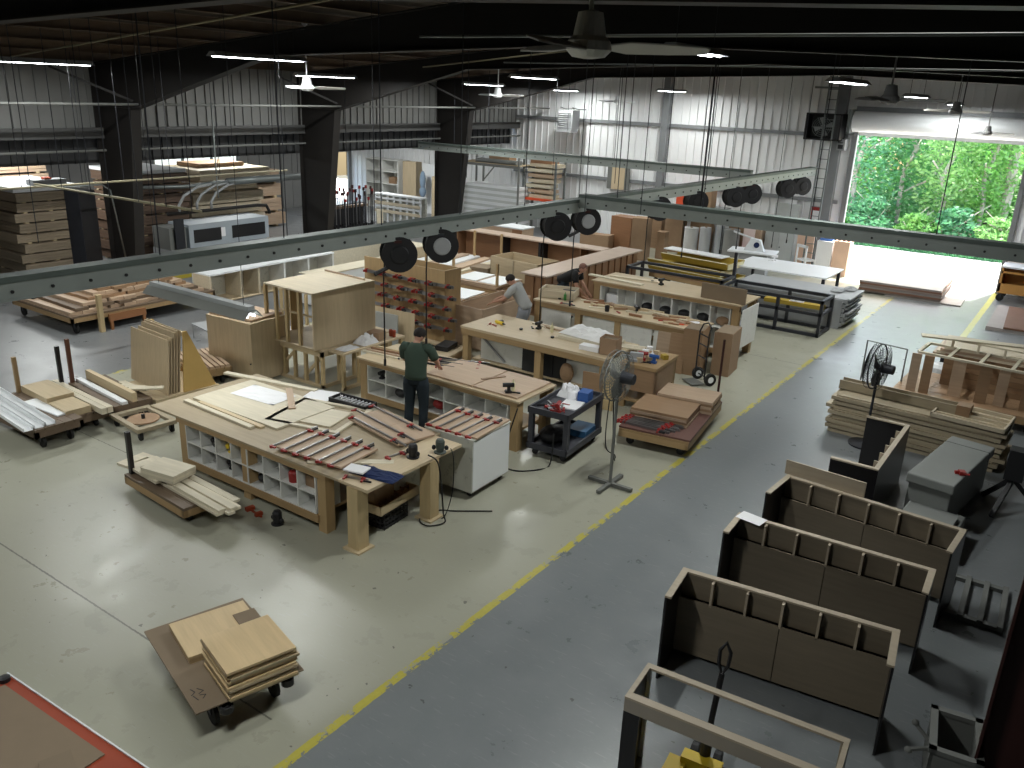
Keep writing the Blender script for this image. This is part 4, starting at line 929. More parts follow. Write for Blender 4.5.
# hand truck
t = thing('hand_truck','black two wheeled hand truck standing upright in front of the tan cartons','hand truck',(-6.02,15.55,0),R(-35))
m = MB()
for s in (-.17,.17): m.tube([(s,0,.12),(s,0,1.05),(s*.8,.05,1.2),(0,.07,1.25)],.017,6)
for z in (.3,.55,.8,1.0): m.cyl((-.17,0,z),(.17,0,z),.013,6)
m.build('frame', BLACK, t); B(-.2,.2,-.28,0,.03,.045).build('toe_plate', GREYD, t)
for s in (-1,1):
    MB().lathe([(.06,-.03),(.125,-.03),(.13,0),(.125,.03),(.06,.03)],Matrix.Translation((s*.23,.10,.13)) @ Matrix.Rotation(R(90),4,'Y'),18).build('wheel', RUBBER, t)
    MB().lathe([(.01,-.032),(.065,-.032),(.065,.032),(.01,.032)],Matrix.Translation((s*.23,.10,.13)) @ Matrix.Rotation(R(90),4,'Y'),14).build('rim', PWHITE, t)
MB().cyl((-.23,.1,.13),(.23,.1,.13),.015,8).build('axle', DSTEEL, t)
# ------------------------------------------------------------------ panel cart beside the aisle
def lumber_cart(label, x, y, rz, w_, d_, h, deck_m, posts, name='lumber_cart', plank=5, post_m=OAKV, frame_m=OAK):
    t = thing(name, label, 'cart', (x,y,0), rz)
    m = MB(); n = plank
    for i in range(n): m.box(-w_/2, w_/2, -d_/2+d_*i/n+.004, -d_/2+d_*(i+1)/n-.004, h-.04, h)
    m.build('deck', deck_m, t)
    m = MB(); m.box(-w_/2,w_/2,-d_/2,-d_/2+.06,h-.14,h-.04); m.box(-w_/2,w_/2,d_/2-.06,d_/2,h-.14,h-.04); m.box(-w_/2,-w_/2+.06,-d_/2,d_/2,h-.14,h-.04); m.box(w_/2-.06,w_/2,-d_/2,d_/2,h-.14,h-.04); m.build('frame', frame_m, t)
    casters4(t, w_, d_, h-.14, .16)
    for px, py, ph in posts: B(px-.03,px+.03,py-.03,py+.03,h,h+ph).build('post', post_m, t)
    return t
lumber_cart('low wooden cart beside the yellow line loaded with brown panels and red clamps',-5.35,12.78,R(8),1.18,2.15,.30,OAK,[],)
PW = mat('walnut_board',(.13,.062,.05),.6)
solo('deck_board', B(-.60,.60,-1.05,1.05,0,.03), PW, 'dark reddish board covering the panel cart beside the yellow line','board',(-5.35,12.78,.302),R(8))
pile(4,'door_blank','panel','brown panel in the front pile on the yellow line cart',(-5.42,12.60,.333),(.98,.80,.045),R(8),[VENEER,BROWN],.015)
pile(5,'door_blank','panel','brown panel in the back pile on the yellow line cart',(-5.32,13.36,.333),(.98,.66,.045),R(8),[VENEER,BROWN],.015)
for i in range(9): clamp('red bar clamp in the heap on the front of the yellow line panel cart',(-5.88+.05*(i%3),11.80+.045*i,.333),R(4+(i%3)*4),.9,'heap of red bar clamps on the panel cart').scale = (1,1.3,1.6)
solo('cart_post', MB().cyl((0,0,0),(0,0,1.45),.022,8), REDDK,'thin dark post standing at the far right corner of the panel cart','post',(-5.03,13.98,.0))
# ------------------------------------------------------------------ plywood carcasses left of the centre
t = thing('plywood_cabinet','plain pale plywood cabinet standing left of the skeleton carcass','cabinet',(-13.15,10.05,0),R(4))
B(-.60,.58,-.44,.46,.03,1.20).build('carcass', PLYV, t); B(.582,.60,-.44,.46,.03,1.20).build('end_panel', PLYV, t)
d_ = B(-.60,.60,-.46,-.442,.03,1.20).build('door', PLYV, t)
MB().cyl((.56,-.48,.42),(.56,-.46,.42),.015,8).build('knob', BLACK, d_)
pile(2,'veneer_sheet','panel','pinkish panel lying on top of the plain pale cabinet',(-13.2,10.08,1.202),(1.1,.8,.025),R(6),[VENEER],.02)
t = thing('frame_table','pine stud table carrying the skeleton carcass, open sides with slanted braces','table',(-12.12,11.3,0))
B(-.72,.72,-.95,.95,.72,.76).build('table_top', PLY, t)
m = MB(); m.box(-.72,.72,-.95,-.90,.62,.72); m.box(.66,.72,-.95,.95,.62,.72); m.box(-.72,.72,-.95,-.90,0,.06); m.box(.66,.72,-.95,.95,0,.06); m.box(-.72,-.66,-.95,.95,.62,.72); m.build('rail', PINE, t)
for x in (-.68,-.38,-.08,.22,.52,.68): B(x-.03,x+.03,-.94,-.88,.06,.62).build('stud', PINEV, t)
for y in (-.5,-.1,.3,.7,.92): B(.66,.72,y-.03,y+.03,.06,.62).build('stud', PINEV, t)
m = MB(); m.bar((-.65,-.86,.08),(-.1,-.86,.6),.03,.06); m.bar((.1,-.86,.08),(.6,-.86,.6),.03,.06); m.build('brace', PINE, t)
t = thing('skeleton_carcass','tall plywood carcass with bare studs on one open face, on the pine stud table','cabinet',(-12.15,11.05,.762))
B(-.68,.68,-.82,.80,1.06,1.09).build('top_panel', PLYP, t); B(.65,.68,-.82,.80,0,1.06).build('side_panel', PLYV, t); B(-.68,.65,.77,.80,0,1.06).build('back_panel', PLYV, t)
B(-.68,.65,-.82,.77,0,.03).build('floor_panel', PLY, t)
for x in (-.65,-.36,-.07,.28): B(x-.03,x+.03,-.82,-.76,.03,1.06).build('stud', PINEV, t)
B(-.68,-.65,-.2,.1,.03,1.06).build('stud', PINEV, t); B(-.67,.65,-.5,-.46,.5,.53).build('shelf_rail', PINE, t)
solo('stick', B(-.6,.6,-.02,.02,0,.03), VENEER,'thin stick lying along the back edge of the skeleton carcass top','stick',(-12.2,11.75,1.853),R(-4))
t = thing('side_shelf','pine shelf leaf at the right side of the pine stud table','shelf',(-11.2,11.35,0)); B(-.19,.2,-.85,.85,.70,.74).build('leaf', PLY, t); B(.12,.18,-.83,-.77,0,.70).build('leg', PINEV, t); B(.12,.18,.77,.83,0,.70).build('leg', PINEV, t)
for y in (-.4,0,.4): B(.12,.18,y-.03,y+.03,.06,.70).build('stud', PINEV, t)
B(.12,.18,-.85,.85,0,.06).build('bottom_rail', PINE, t)
solo('bag', MB().heap(-.16,.16,-.2,.2,0,.18,8,42), PAPER,'white crumpled bag on the pine side shelf','bag',(-11.2,11.3,.742))
solo('carton', B(-.14,.14,-.12,.12,0,.16), CARD,'brown carton behind the white bag on the pine side shelf','box',(-11.25,11.65,.742),R(8))
for i in range(2): solo('can', MB().lathe([(.035,0),(.037,.13),(.03,.14)],None,12), REDP,'%s red can at the far end of the pine side shelf' % ['left','right'][i],'can',(-11.18+.09*i,11.98,.742))
solo('folded_paper', MB().heap(-.14,.14,-.2,.2,0,.05,6,43), PAPER,'white crumpled paper at the near end of the pine side shelf','paper',(-11.2,10.8,.742))
# clamp rack: plywood tower with arms full of bar clamps
t = thing('clamp_rack','tall plywood clamp rack behind the skeleton carcass, sprouting red bar clamps','rack',(-12.55,13.9,0),R(0))
m = MB(); RACK = wood('amber_ply_upright', (.40,.275,.14), 2); m.box(-1.2,1.2,-.02,.02,.15,1.75); m.build('front_board', RACK, t); m = MB(); m.box(-1.2,1.2,.5,.54,.15,1.75); m.build('rear_board', RACK, t)
B(-1.2,1.2,-.2,.75,.11,.15).build('base_shelf', PLY, t); B(-.35,-.3,.02,.5,.15,1.75).build('middle_board', PLYV, t); B(1.15,1.2,.02,.5,.15,1.75).build('end_board', RACK, t)
casters4(t,2.4,.9,.11,.15)
g = 'red bar clamps hung on the plywood clamp rack'
k = 0
for row in range(5):
    for j in range(5):
        clamp('red jawed bar clamp hanging across the face of the tall plywood clamp rack',(-13.6+.46*j+.1*(row%2),13.80-.02*(j%2),.45+.24*row),R(-4+3*((j+row)%3)),.7,g).scale = (1,1.5,2.6); k += 1
lean('plywood sheet with a grey stripe standing right of the pine stud table, facing the aisle',-12.0,12.85,1.25,.98,R(4),PLYV,'plywood_sheet','sheet',3)
solo('grey_sheet', B(-.30,.30,-.012,.012,0,.92), mat('brushed_sheet',(.40,.42,.43),.4,.3), 'bluish grey sheet leaning on the front of the plywood sheet beside the pine shelf','sheet',(-12.0,12.74,.0),R(4))
lumber_cart('tiny wooden dolly on black casters right of the plywood clamp rack',-10.85,13.35,R(10),.62,.85,.22,PLY,[],'dolly',3)
solo('tool_box', B(-.15,.15,-.25,.25,0,.10), BLACK,'black box lying on the tiny dolly beside the clamp rack','box',(-10.9,13.4,.222),R(14))
# ------------------------------------------------------------------ carts on the left of the shop floor
lumber_cart('low lumber cart nearest the camera on the left, dark post at its left end',-9.55,5.95,R(-4),1.5,.66,.27,GRIMY,[(-.70,-.24,.62)],frame_m=OAK,post_m=DARK)
for i,(dx,dy,ln,w_,h_,z,rz,lb) in enumerate(((.55,-.14,1.75,.10,.035,0,0,'long pale board at the front edge of the nearest lumber cart'),(.62,-.03,1.8,.10,.035,0,0,'long pale board second from the front on the nearest lumber cart'),
    (.60,.08,1.75,.10,.035,0,1,'long pale board third from the front on the nearest lumber cart'),(.52,.19,1.55,.10,.035,0,1,'long pale board fourth from the front on the nearest lumber cart'),
    (.58,-.11,1.7,.10,.035,1,0,'upper pale board over the front ones on the nearest lumber cart'),(.70,.02,1.6,.10,.035,1,0,'upper pale board over the middle ones on the nearest lumber cart'))):
    solo('board', B(-ln/2,ln/2,-w_/2,w_/2,0,h_), MAPLE, lb, 'board', (-9.75+dx,5.98+dy-.04*dx,.272+z*.037), R(-4+rz))
for i,(dx,dy,z,lb) in enumerate(((-.55,.05,.272,'pale slotted frame at the left end of the nearest lumber cart, lying flat'),(-.25,-.02,.312,'second pale slotted frame overlapping the first on the nearest lumber cart'))):
    m = MB(); m.box(-.38,.38,-.22,-.14,0,.04); m.box(-.38,.38,.14,.22,0,.04); m.box(-.38,-.2,-.14,.14,0,.04); m.box(.2,.38,-.14,.14,0,.04)
    solo('slotted_board', m, MAPLE, lb, 'frame', (-9.75+dx,5.98+dy,z), R(6-10*i))
for i in range(3): solo('panel', B(-.30,.30,-.2,.2,0,.04), MAPLE, '%s of the small thick panels stacked on the nearest lumber cart' % ['lowest','middle','topmost'][i],'panel',(-9.70+.01*i,5.95,.353+.0415*i), R(10))
# white channels cart at the left edge
lumber_cart('low cart at the left edge carrying long white channels',-13.45,5.95,R(0),1.9,.75,.36,GRIMY,[(-.90,.30,.62)],frame_m=GRIMY,post_m=OAKV)
for i in range(3):
    m = MB(); m.box(-1.3,1.3,-.07,.07,0,.01); m.box(-1.3,1.3,-.07,-.06,0,.06); m.box(-1.3,1.3,.06,.07,0,.06)
    solo('white_channel', m, PWHITE, '%s of the long white channels at the left edge' % ['front','middle','back'][i], 'channel', (-13.85,5.62+.17*i,.362), R(-5))
solo('white_sheet', B(-.5,.5,-.12,.12,0,.02), PWHITE, 'white sheet lying behind the long white channels on the cart at the left edge','sheet',(-13.3,6.18,.362),R(2))
lumber_cart('low cart second from the left edge with pale boxes of boards, dark post behind',-13.6,6.6,R(-3),1.75,.62,.30,GRIMY,[(-.62,.27,.75)],frame_m=GRIMY,post_m=DARK)
solo('panel_box', B(-.46,.46,-.22,.22,0,.17), PINE,'thick brown edged panel block on the left half of the second cart from the left','block',(-13.85,6.48,.302),R(-3))
solo('panel_box', B(-.30,.30,-.20,.20,0,.11), PINE,'smaller brown edged panel block on the right half of the second cart from the left','block',(-13.07,6.42,.302),R(-3))
for i in range(4): solo('board', B(-.95,.95,-.045,.045,0,.05), MAPLE,'%s of the long pale boards on the second cart from the left' % ['lower front','lower back','upper front','upper back'][i],'board',(-13.45,6.73+.1*(i%2),.302+.052*(i//2)),R(-3))
lumber_cart('low cart third from the left edge, brown post at its left end',-13.5,7.35,R(-5),1.7,.66,.30,GRIMY,[(-.81,-.27,.80)],frame_m=GRIMY,post_m=mat('red_brown_post',(.15,.065,.04),.6))
solo('board', B(-.85,.85,-.05,.05,0,.05), PWHITE,'white board along the front of the third cart from the left','board',(-13.5,7.2,.302),R(-5))
solo('board', B(-.85,.85,-.04,.04,0,.16), PINE,'tall pine rail on edge along the middle of the third cart from the left','board',(-13.5,7.38,.302),R(-5))
for i in range(5): solo('offcut', B(-.28,.28,-.06,.06,0,.025), MAPLE,'%s of the loose pale offcuts on the back of the third cart' % ['first','second','third','fourth','fifth'][i],'offcut',(-13.45+.16*i,7.62+.02*(i%2),.302+.027*i),R(-20+17*i))
# square dolly with caster wheels turned up
t = thing('dolly','empty square wooden dolly with black casters beside the left end of the nearest workbench','dolly',(-12.15,7.12,0),R(-6))
m = MB(); m.box(-.48,.48,-.33,-.25,.15,.21); m.box(-.48,.48,.25,.33,.15,.21); m.box(-.48,-.38,-.25,.25,.15,.21); m.box(.38,.48,-.25,.25,.15,.21); m.build('frame', EDGE, t)
MB().lathe([(.02,.17),(.25,.17),(.25,.19),(.02,.19)],None,24).build('turntable', BROWN, t); MB().cyl((0,0,.19),(0,0,.26),.03,10).build('pin', BLACK, t)
casters4(t,.96,.66,.15,.07)
# A-frame sheet cart
t = thing('sheet_cart','A-frame cart with upright plywood sheets leaning on it left of the plain pale cabinet','cart',(-13.25,8.35,0),R(-4))
B(-.62,.62,-.62,.62,.13,.20).build('deck', PINE, t)
for s in (-.55,.55):
    MB().prism([(-.05,.2),(.58,.2),(.10,1.30),(.04,1.30)], s-.02, s+.02, 'x').build('end_board', mat('yellow_ply',(.58,.38,.13),.6), t)
B(-.53,.53,.03,.08,1.2,1.28).build('ridge_rail', PINE, t); casters4(t,1.24,1.24,.13,.12)
for i in range(5):
    M = Matrix.Rotation(R(-6),4,'X'); h_ = [.98,1.02,1.10,1.12,1.12][i]; x0 = [-.78,-.62,-.6,-.6,-.6][i]
    solo('plywood_sheet', MB().box(x0,.50,0,.018,0,h_,M), PLYV, '%s of the upright plywood sheets on the A-frame cart' % ['frontmost','second','third','fourth','hindmost'][i],'sheet',(-13.25,8.02+.055*i,.202),R(-4))
# slat cart behind it
lumber_cart('low cart of pinkish slats behind the A-frame sheet cart',-13.62,9.30,R(-18),1.25,.75,.34,OAK,[])
for i in range(7): solo('slat', B(-.62,.62,-.035,.035,0,.05), VENEER,'pinkish slat lying in the row on the low cart behind the A-frame cart','slat',(-13.62+.1*(i-3)*.31,9.30+.1*(i-3)*.95,.342),R(-18),group='row of pinkish slats behind the A-frame cart')
m = MB()
for x in (-.4,.4):
    for z in (.0,): m.tube([(x,-.22,0),(x,-.22,.30),(x,.22,.30),(x,.22,0)],.012,6)
m.box(-.42,.42,-.24,.24,.30,.33)
solo('low_stool', m, GREYP, 'low white metal stool standing on the grey floor behind the A-frame cart','stool',(-15.6,10.95,0),R(-10))
# large lumber cart far left
lumber_cart('large low lumber cart far left on the grey floor, heaped with long pinkish slatted boards',-19.3,11.0,R(0),2.6,3.7,.42,GRIMY,[],'lumber_cart',6,PINEV)
solo('upright_post', B(-.05,.05,-.05,.05,0,.85), PINEV, 'pine post standing at the front right of the large slatted heap','post',(-17.88,9.75,0))
rnd = random.Random(12)
for lay in range(6):
    for i in range(11 - lay):
        solo('slatted_board', B(-1.28+.06*lay,1.22-.05*lay,-.15,.15,0,.07), [VENEER,GRIMY,VENEER,BROWN,VENEER,BROWN][lay], 'slatted board in the %s layer of the heap on the large far cart' % ['lowest','second','third','fourth','fifth','top'][lay], 'board', (-19.35+rnd.uniform(-.08,.08), 9.35+.315*i+.18*lay, .422+.0715*lay), R(rnd.uniform(-2,2)), group='slatted boards on the large far cart')
m = MB(); m.box(-.45,.45,-.03,.03,0,.16); m.box(-.43,-.37,-.03,.03,-.2,0); m.box(.37,.43,-.03,.03,-.2,0); solo('plank', m, mat('orange_brown_plank',(.27,.12,.05),.6), 'reddish brown plank on edge at the front of the large far left cart','plank',(-17.90,10.4,.20),R(90))
solo('black_wedge', MB().prism([(-.3,0),(.3,0),(.3,.12)],-.08,.08), BLACK,'black wedge lying at the left end of the slatted heap','wedge',(-20.2,9.32,.478),R(10))
# long white boxes and slabs behind the low bench light
t = thing('long_white_case','long white open case lying on its side behind the low bench light','cabinet',(-18.55,15.0,0),R(92))
B(-2.2,2.2,-.35,.35,.75,.79).build('top_panel', PWHITE, t); B(-2.2,2.2,.30,.35,.05,.75).build('back_panel', OFFWHITE, t)
for x in (-2.17,-1.2,-.6,.3,1.2,2.17): B(x-.03,x+.03,-.33,.30,.05,.75).build('partition', PLYP if x < 0 else WHITE, t)
B(-2.2,2.2,-.35,.35,.02,.05).build('floor_panel', PLY, t)
for i,(x,y,z,w_,d_,h_,m_,lb) in enumerate(((-18.9,18.6,0,.9,2.8,.90,MAPLE,'long pale box behind the long white case'),(-16.4,16.2,0,.6,3.4,.80,PWHITE,'long white slab sided box right of the long white case'),(-17.6,19.6,0,.8,1.4,.75,PLY,'small tan box at the far end of the long white case'))):
    t = thing('long_case', lb, 'box', (x,y,z), R(0)); B(-w_/2,w_/2,-d_/2,d_/2,.03,h_).build('box_body', m_, t); B(-w_/2-.02,w_/2+.02,-d_/2-.02,d_/2+.02,h_,h_+.03).build('lid', MAPLE, t)
for i in range(6): solo('panel', B(-.55,.55,-.35,.35,0,.03), [VENEER,PWHITE][i%2], '%s in the pink and white panel stack behind the plain pale cabinet' % ordn(i,6),'panel',(-15.0+.04*i,12.1,.0+.0315*i),R(8-4*i))
for i in range(5): solo('batten', B(-.03,.03,-.03,.03,0,.75), PINEV, '%s of the short upright battens behind the plain pale cabinet' % ['leftmost','second','third','fourth','rightmost'][i],'batten',(-15.9+.22*i,13.2,0))
solo('yellow_barrier', MB().box(-1.2,1.2,-.05,.05,.35,.5).box(-1.1,-1.0,-.2,.2,0,.35).box(1.0,1.1,-.2,.2,0,.35), mat('hazard_yellow',(.35,.28,.03),.6), 'low yellow and black barrier behind the long white case','barrier',(-20.0,13.4,0),R(90))
# ------------------------------------------------------------------ lumber racks and white topped carts in the middle distance
lumber_cart('nearest of the white topped carts, right of the plywood clamp rack',-13.65,17.3,R(0),1.1,1.2,.30,BROWN,[])
solo('white_sheet', B(-.5,.5,-.5,.5,0,.03), PWHITE,'white sheet lying on the nearest white topped cart','sheet',(-13.65,17.3,.302),R(5))
lumber_cart('low cart with white sheets behind the nearest white topped cart, brown post at its right',-13.85,18.8,R(0),1.7,1.3,.34,BROWN,[(.75,-.55,.7)])
for i in range(3): solo('brown_board', B(-.8,.8,-.6,.6,0,.03), VENEER,'%s brown panel under the white sheets on the second white topped cart' % ordn(i,3),'panel',(-13.85,18.8,.342+.0315*i),R(2*i-2))
for i,s in enumerate((-.42,.42)): solo('white_sheet', B(-.36,.36,-.5,.5,0,.02), PWHITE,'%s white sheet on the second white topped cart' % ['left','right'][i],'sheet',(-13.85+s,18.8,.438),R(3))
lumber_cart('long lumber cart with upright posts behind the white topped carts',-16.3,20.05,R(4),2.6,3.1,.34,OAK,[(-1.0,-1.5,.85),(.3,-1.5,.85),(1.2,-1.4,.85),(.2,1.2,.9),(1.2,1.2,.9)])
rnd = random.Random(9)
for i in range(9): solo('long_board', B(-.11,.11,-1.5,1.5,0,.05), [VENEERY,PWHITE,MAPLE][i%3],'%s of the long boards side by side on the posted lumber cart' % ['first','second','third','fourth','fifth','sixth','seventh','eighth','ninth'][i],'board',(-17.35+.26*i,20.0+rnd.uniform(-.15,.15),.342),R(4+rnd.uniform(-2,2)))
for i in range(4): solo('long_board', B(-.13,.13,-1.3,1.3,0,.05), [PWHITE,VENEERY][i%2],'%s of the upper long boards on the posted lumber cart' % ['first','second','third','fourth'][i],'board',(-17.0+.5*i,20.05,.394),R(3+2*i))
t = thing('plywood_box','tan plywood box in front of the inner side of the long cherry counter','box',(-13.6,20.3,0),R(-6))
m = MB(); m.box(-.9,.9,-.5,-.47,0,.85); m.box(-.9,.9,.47,.5,0,.85); m.box(-.9,-.87,-.5,.5,0,.85); m.box(.87,.9,-.5,.5,0,.85); m.box(-.9,.9,-.5,.5,0,.03); m.build('box_body', PLY, t)
B(-.02,.02,-.52,-.5,.0,.85).build('batten', EDGE, t)
solo('carton', B(-.3,.3,-.3,.3,0,.45), CARDK,'small tan carton left of the tan plywood box','box',(-14.95,20.1,0),R(8))
for i in range(4): solo('offcut', B(-.7,.7,-.06,.06,0,.05), [PLY,MAPLE][i%2], '%s of the loose planks on the floor in front of the tan plywood box' % ['nearest','second','third','farthest'][i],'plank',(-12.9+.2*i,18.0+.25*i,0),R(10-8*i))
# ------------------------------------------------------------------ L-shaped cherry counter in two units
t = thing('cherry_counter','long cherry counter unit with a pinkish top running left from the corner','counter',(-14.7,22.15,0))
B(-2.75,2.75,-.28,.32,1.06,1.10).build('counter_top', CHTOP, t)
m = MB(); m.box(-2.7,2.7,.2,.24,.04,1.06); m.build('back_panel', CHERRYX, t); B(-2.72,-2.68,-.25,.24,.04,1.06).build('end_panel', CHERRY, t); B(2.0,2.04,-.25,.24,.04,1.06).build('end_panel', CHERRY, t)
for x in (-.9,.55,): B(x-.04,x+.04,-.24,.2,.1,1.06).build('bracket', BLACK, t)
t = thing('cherry_counter','cherry counter unit with upright slats and a pinkish top running toward the camera','counter',(-11.5,20.2,0))
B(-.40,.40,-2.62,2.72,1.06,1.10).build('counter_top', mat('cherry_top_y',(.43,.33,.26),.4), t)
B(.24,.28,-2.5,2.6,.06,1.06).build('front_panel', CHERRY, t); B(-.32,.28,-2.52,-2.48,.06,1.06).build('end_panel', CHERRY, t); B(-.30,.26,2.56,2.6,.06,1.06).build('end_panel', CHERRY, t)
for i in range(14): B(.28,.32,-2.42+.37*i-.11,-2.42+.37*i+.11,.10,1.02).build('slat', CHERRY, t)
for i in range(2): B(-.22+.26*i,-.02+.26*i,-2.56,-2.52,.10,1.02).build('slat', CHERRY, t)
B(-.3,.3,-2.5,2.6,0,.06).build('plinth', BROWN, t)
t = thing('display_case','pale topped case with brown fronts standing behind the long cherry counter','counter',(-17.3,24.0,0)); B(-1.3,1.3,-.35,.35,.03,1.02).build('carcass', VENEER, t); B(-1.33,1.33,-.38,.38,1.02,1.06).build('case_top', PWHITE, t); B(.9,1.29,-.37,-.35,.1,1.0).build('door', CHERRY, t)
for i,(x,y,h_,lb) in enumerate(((-16.9,22.6,.95,'leftmost thin post rising behind the lumber cart'),(-16.0,22.4,1.0,'thin post rising between the lumber cart and the cherry counter'))): solo('post', B(-.04,.04,-.04,.04,0,h_), PINEV, lb, 'post', (x,y,0))

rnd = random.Random(77)
for i in range(26):
    w_, d_, h_ = rnd.uniform(.12,.5), rnd.uniform(.03,.08), rnd.uniform(.015,.06)
    solo('offcut', B(-w_/2,w_/2,-d_/2,d_/2,0,h_), (mm := rnd.choice([PLY,MAPLE,VENEER,CHERRYX,BROWN])), '%s wood offcut in the litter on the low counter' % {PLY:'tan',MAPLE:'pale',VENEER:'light brown',CHERRYX:'reddish',BROWN:'dark brown'}[mm], 'offcut', (rnd.uniform(-9.6,-6.7), rnd.uniform(16.25,16.9), .902+.0), rnd.uniform(-.6,.6), 'litter of wood offcuts on the low counter')
for i in range(9):
    w_, h_ = rnd.uniform(.05,.16), rnd.uniform(.02,.10)
    solo('small_box', B(-w_/2,w_/2,-.05,.05,0,h_), rnd.choice([PAPER,PLY,GREYP,BLACK,MUSTARD,PINE]), 'small packet in the jumble on top of the brown tool stand', 'packet', (rnd.uniform(-6.62,-6.1), rnd.uniform(13.4,14.3), .862), rnd.uniform(0,3), 'jumble of packets on the brown tool stand')
for i in range(10):
    w_ = rnd.uniform(.08,.2)
    solo('hand_tool', MB().bar((-w_/2,0,.015),(w_/2,0,.015),.03,.025).bar((w_/2,0,.015),(w_,.02,.012),.012,.012), rnd.choice([RED,BLACK,STEEL,RED]), 'small hand tool in the heap on the black cart top tray', 'hand tool', (rnd.uniform(-6.62,-6.25), rnd.uniform(10.5,10.95), .772), rnd.uniform(0,6), 'heap of hand tools on the black cart')
for i in range(8):
    w_, d_, h_ = rnd.uniform(.2,.6), rnd.uniform(.03,.07), rnd.uniform(.015,.04)
    solo('offcut', B(-w_/2,w_/2,-d_/2,d_/2,0,h_), rnd.choice([PLY,MAPLE,VENEER,BROWN]), 'wood offcut scattered at the back edge of the third workbench', 'offcut', (rnd.uniform(-9.3,-8.2), rnd.uniform(14.1,14.35), .892), rnd.uniform(-.5,.5), 'offcuts at the back of the third workbench')
for i in range(3): solo('clamp_bar', B(-.55,.55,-.012,.012,0,.03), DSTEEL, 'dark metal bar lying at the left end of the second workbench', 'bar', (-9.2+.02*i, 10.75+.22*i, .885), R(14+rnd.uniform(-3,3)), 'dark bars at the left end of the second workbench')

# ------------------------------------------------------------------ steel frames, foam troughs, table and panel stack by the doorway
def tube_frame(label, x0, x1, y0, y1, h, rails, name='steel_table', legs=None):
    t = thing(name, label, 'frame', ((x0+x1)/2,(y0+y1)/2,0)); w, d = (x1-x0)/2, (y1-y0)/2; s = .037
    m = MB(); m.box(-w,w,-d,-d+2*s,h-2*s,h); m.box(-w,w,d-2*s,d,h-2*s,h); m.box(-w,-w+2*s,-d,d,h-2*s,h); m.box(w-2*s,w,-d,d,h-2*s,h); m.build('top_frame', DSTEEL, t)
    for z in rails:
        m = MB(); m.box(-w,w,-d,-d+2*s,z-2*s,z); m.box(-w,w,d-2*s,d,z-2*s,z); m.box(-w,-w+2*s,-d,d,z-2*s,z); m.box(w-2*s,w,-d,d,z-2*s,z); m.build('lower_rail', DSTEEL, t)
    for lx in (legs or (-w+s,w-s)):
        for ly in (-d+s,d-s): B(lx-s,lx+s,ly-s,ly+s,0,h-2*s).build('leg', DSTEEL, t)
    return t
tube_frame('black square tube frame table, right one beside the grey panel stack',-7.75,-5.12,20.75,21.75,.92,[.08,.60],legs=(-1.25,.2,1.28))
tube_frame('black square tube frame table, left one in front of the mustard foam troughs',-10.7,-7.85,21.1,22.1,.95,[.30])
solo('upright_tube', B(-.04,.04,-.04,.04,0,.62), DSTEEL, 'short black tube standing up at the back corner of the left black frame','post',(-7.9,22.05,.952))
solo('foam_plank', B(-.75,.75,-.12,.12,0,.10), MUSTARD, 'cream and tan plank lying on the lower rails of the right black frame','plank',(-5.95,21.25,.602),R(2))
solo('white_parcel', MB().heap(-.18,.18,-.08,.08,0,.08,6,4), PAPER, 'white wrapped parcel on the plank in the right black frame','parcel',(-5.9,21.25,.704),R(4))
lumber_cart('low dolly with small black casters under the left end of the right black frame',-7.15,19.95,R(12),.75,.5,.22,GREYP,[],'dolly',3,frame_m=DSTEEL)
for i,(x,y,z,lb) in enumerate(((-9.65,23.6,.42,'lowest mustard foam trough of the stack behind the left black frame'),(-9.8,23.6,.62,'middle mustard foam trough of the stack behind the left black frame'),(-9.55,23.75,.82,'topmost mustard foam trough of the stack behind the left black frame'))):
    t = thing('foam_trough', lb, 'foam trough', (x,y,z), R(-8)); w, d = 1.35-.12*i, .55
    MB().prism([(-d,0.19),(-d+.12,0),(d-.12,0),(d,.19),(d-.07,.19),(d-.17,.05),(-d+.17,.05),(-d+.07,.19)], -w, w, 'x').build('trough_body', MUSTARD, t)
    m = MB(); m.box(-w,w,-d-.005,-d+.075,.19,.197); m.box(-w,w,d-.075,d+.005,.19,.197); m.build('pale_rim', CREAMF, t)
    B(w,w+.02,-d+.1,d-.1,0.01,.17).build('end_sheet', CREAMF, t)
lumber_cart('low stand carrying the mustard foam troughs',-9.7,23.6,R(-8),2.5,1.0,.41,BROWN,[],'low_stand')
solo('white_sheet', B(-1.0,1.0,-.25,.25,0,.03), PWHITE, 'white sheet lying across the topmost mustard foam trough','sheet',(-9.9,24.1,1.022),R(-8))
t = thing('work_table','long white topped table in front of the doorway, saw standing at its back','table',(-7.25,24.75,0))
B(-1.4,1.35,-.95,.85,.86,.90).build('table_top', PWHITE, t)
for sx in (-1.3,1.25):
    for sy in (-.85,.75): B(sx-.04,sx+.04,sy-.04,sy+.04,0,.86).build('leg', DSTEEL, t)
B(-1.3,1.25,-.85,.75,.25,.28).build('lower_shelf', GREYP, t)
t = thing('table_saw','white and grey bench saw with a dark guard standing behind the long white table','saw',(-9.1,26.9,0),R(10))
B(-.5,.5,-.35,.35,0,.80).build('saw_stand', GREYP, t); B(-.75,.75,-.45,.45,.80,.85).build('saw_table', PWHITE, t); MB().prism([(-.3,.85),(.35,.85),(.2,1.2),(-.1,1.25)],-.12,.12).build('motor_cover', PWHITE, t)
MB().cyl((.1,-.16,1.05),(.1,.16,1.05),.09,14).build('motor', NAVY, t); MB().bar((.05,0,1.2),(-.7,0,1.4),.04,.05).build('arm', PWHITE, t)
toolmess(-7.9,25.3,.902,[(1,'white and black drill at the back of the long white table',PAPER),(0,'white handled pliers at the back of the long white table',PAPER),(3,'white round tape at the back of the long white table',PAPER)],61,.3,.12)
t0 = 0
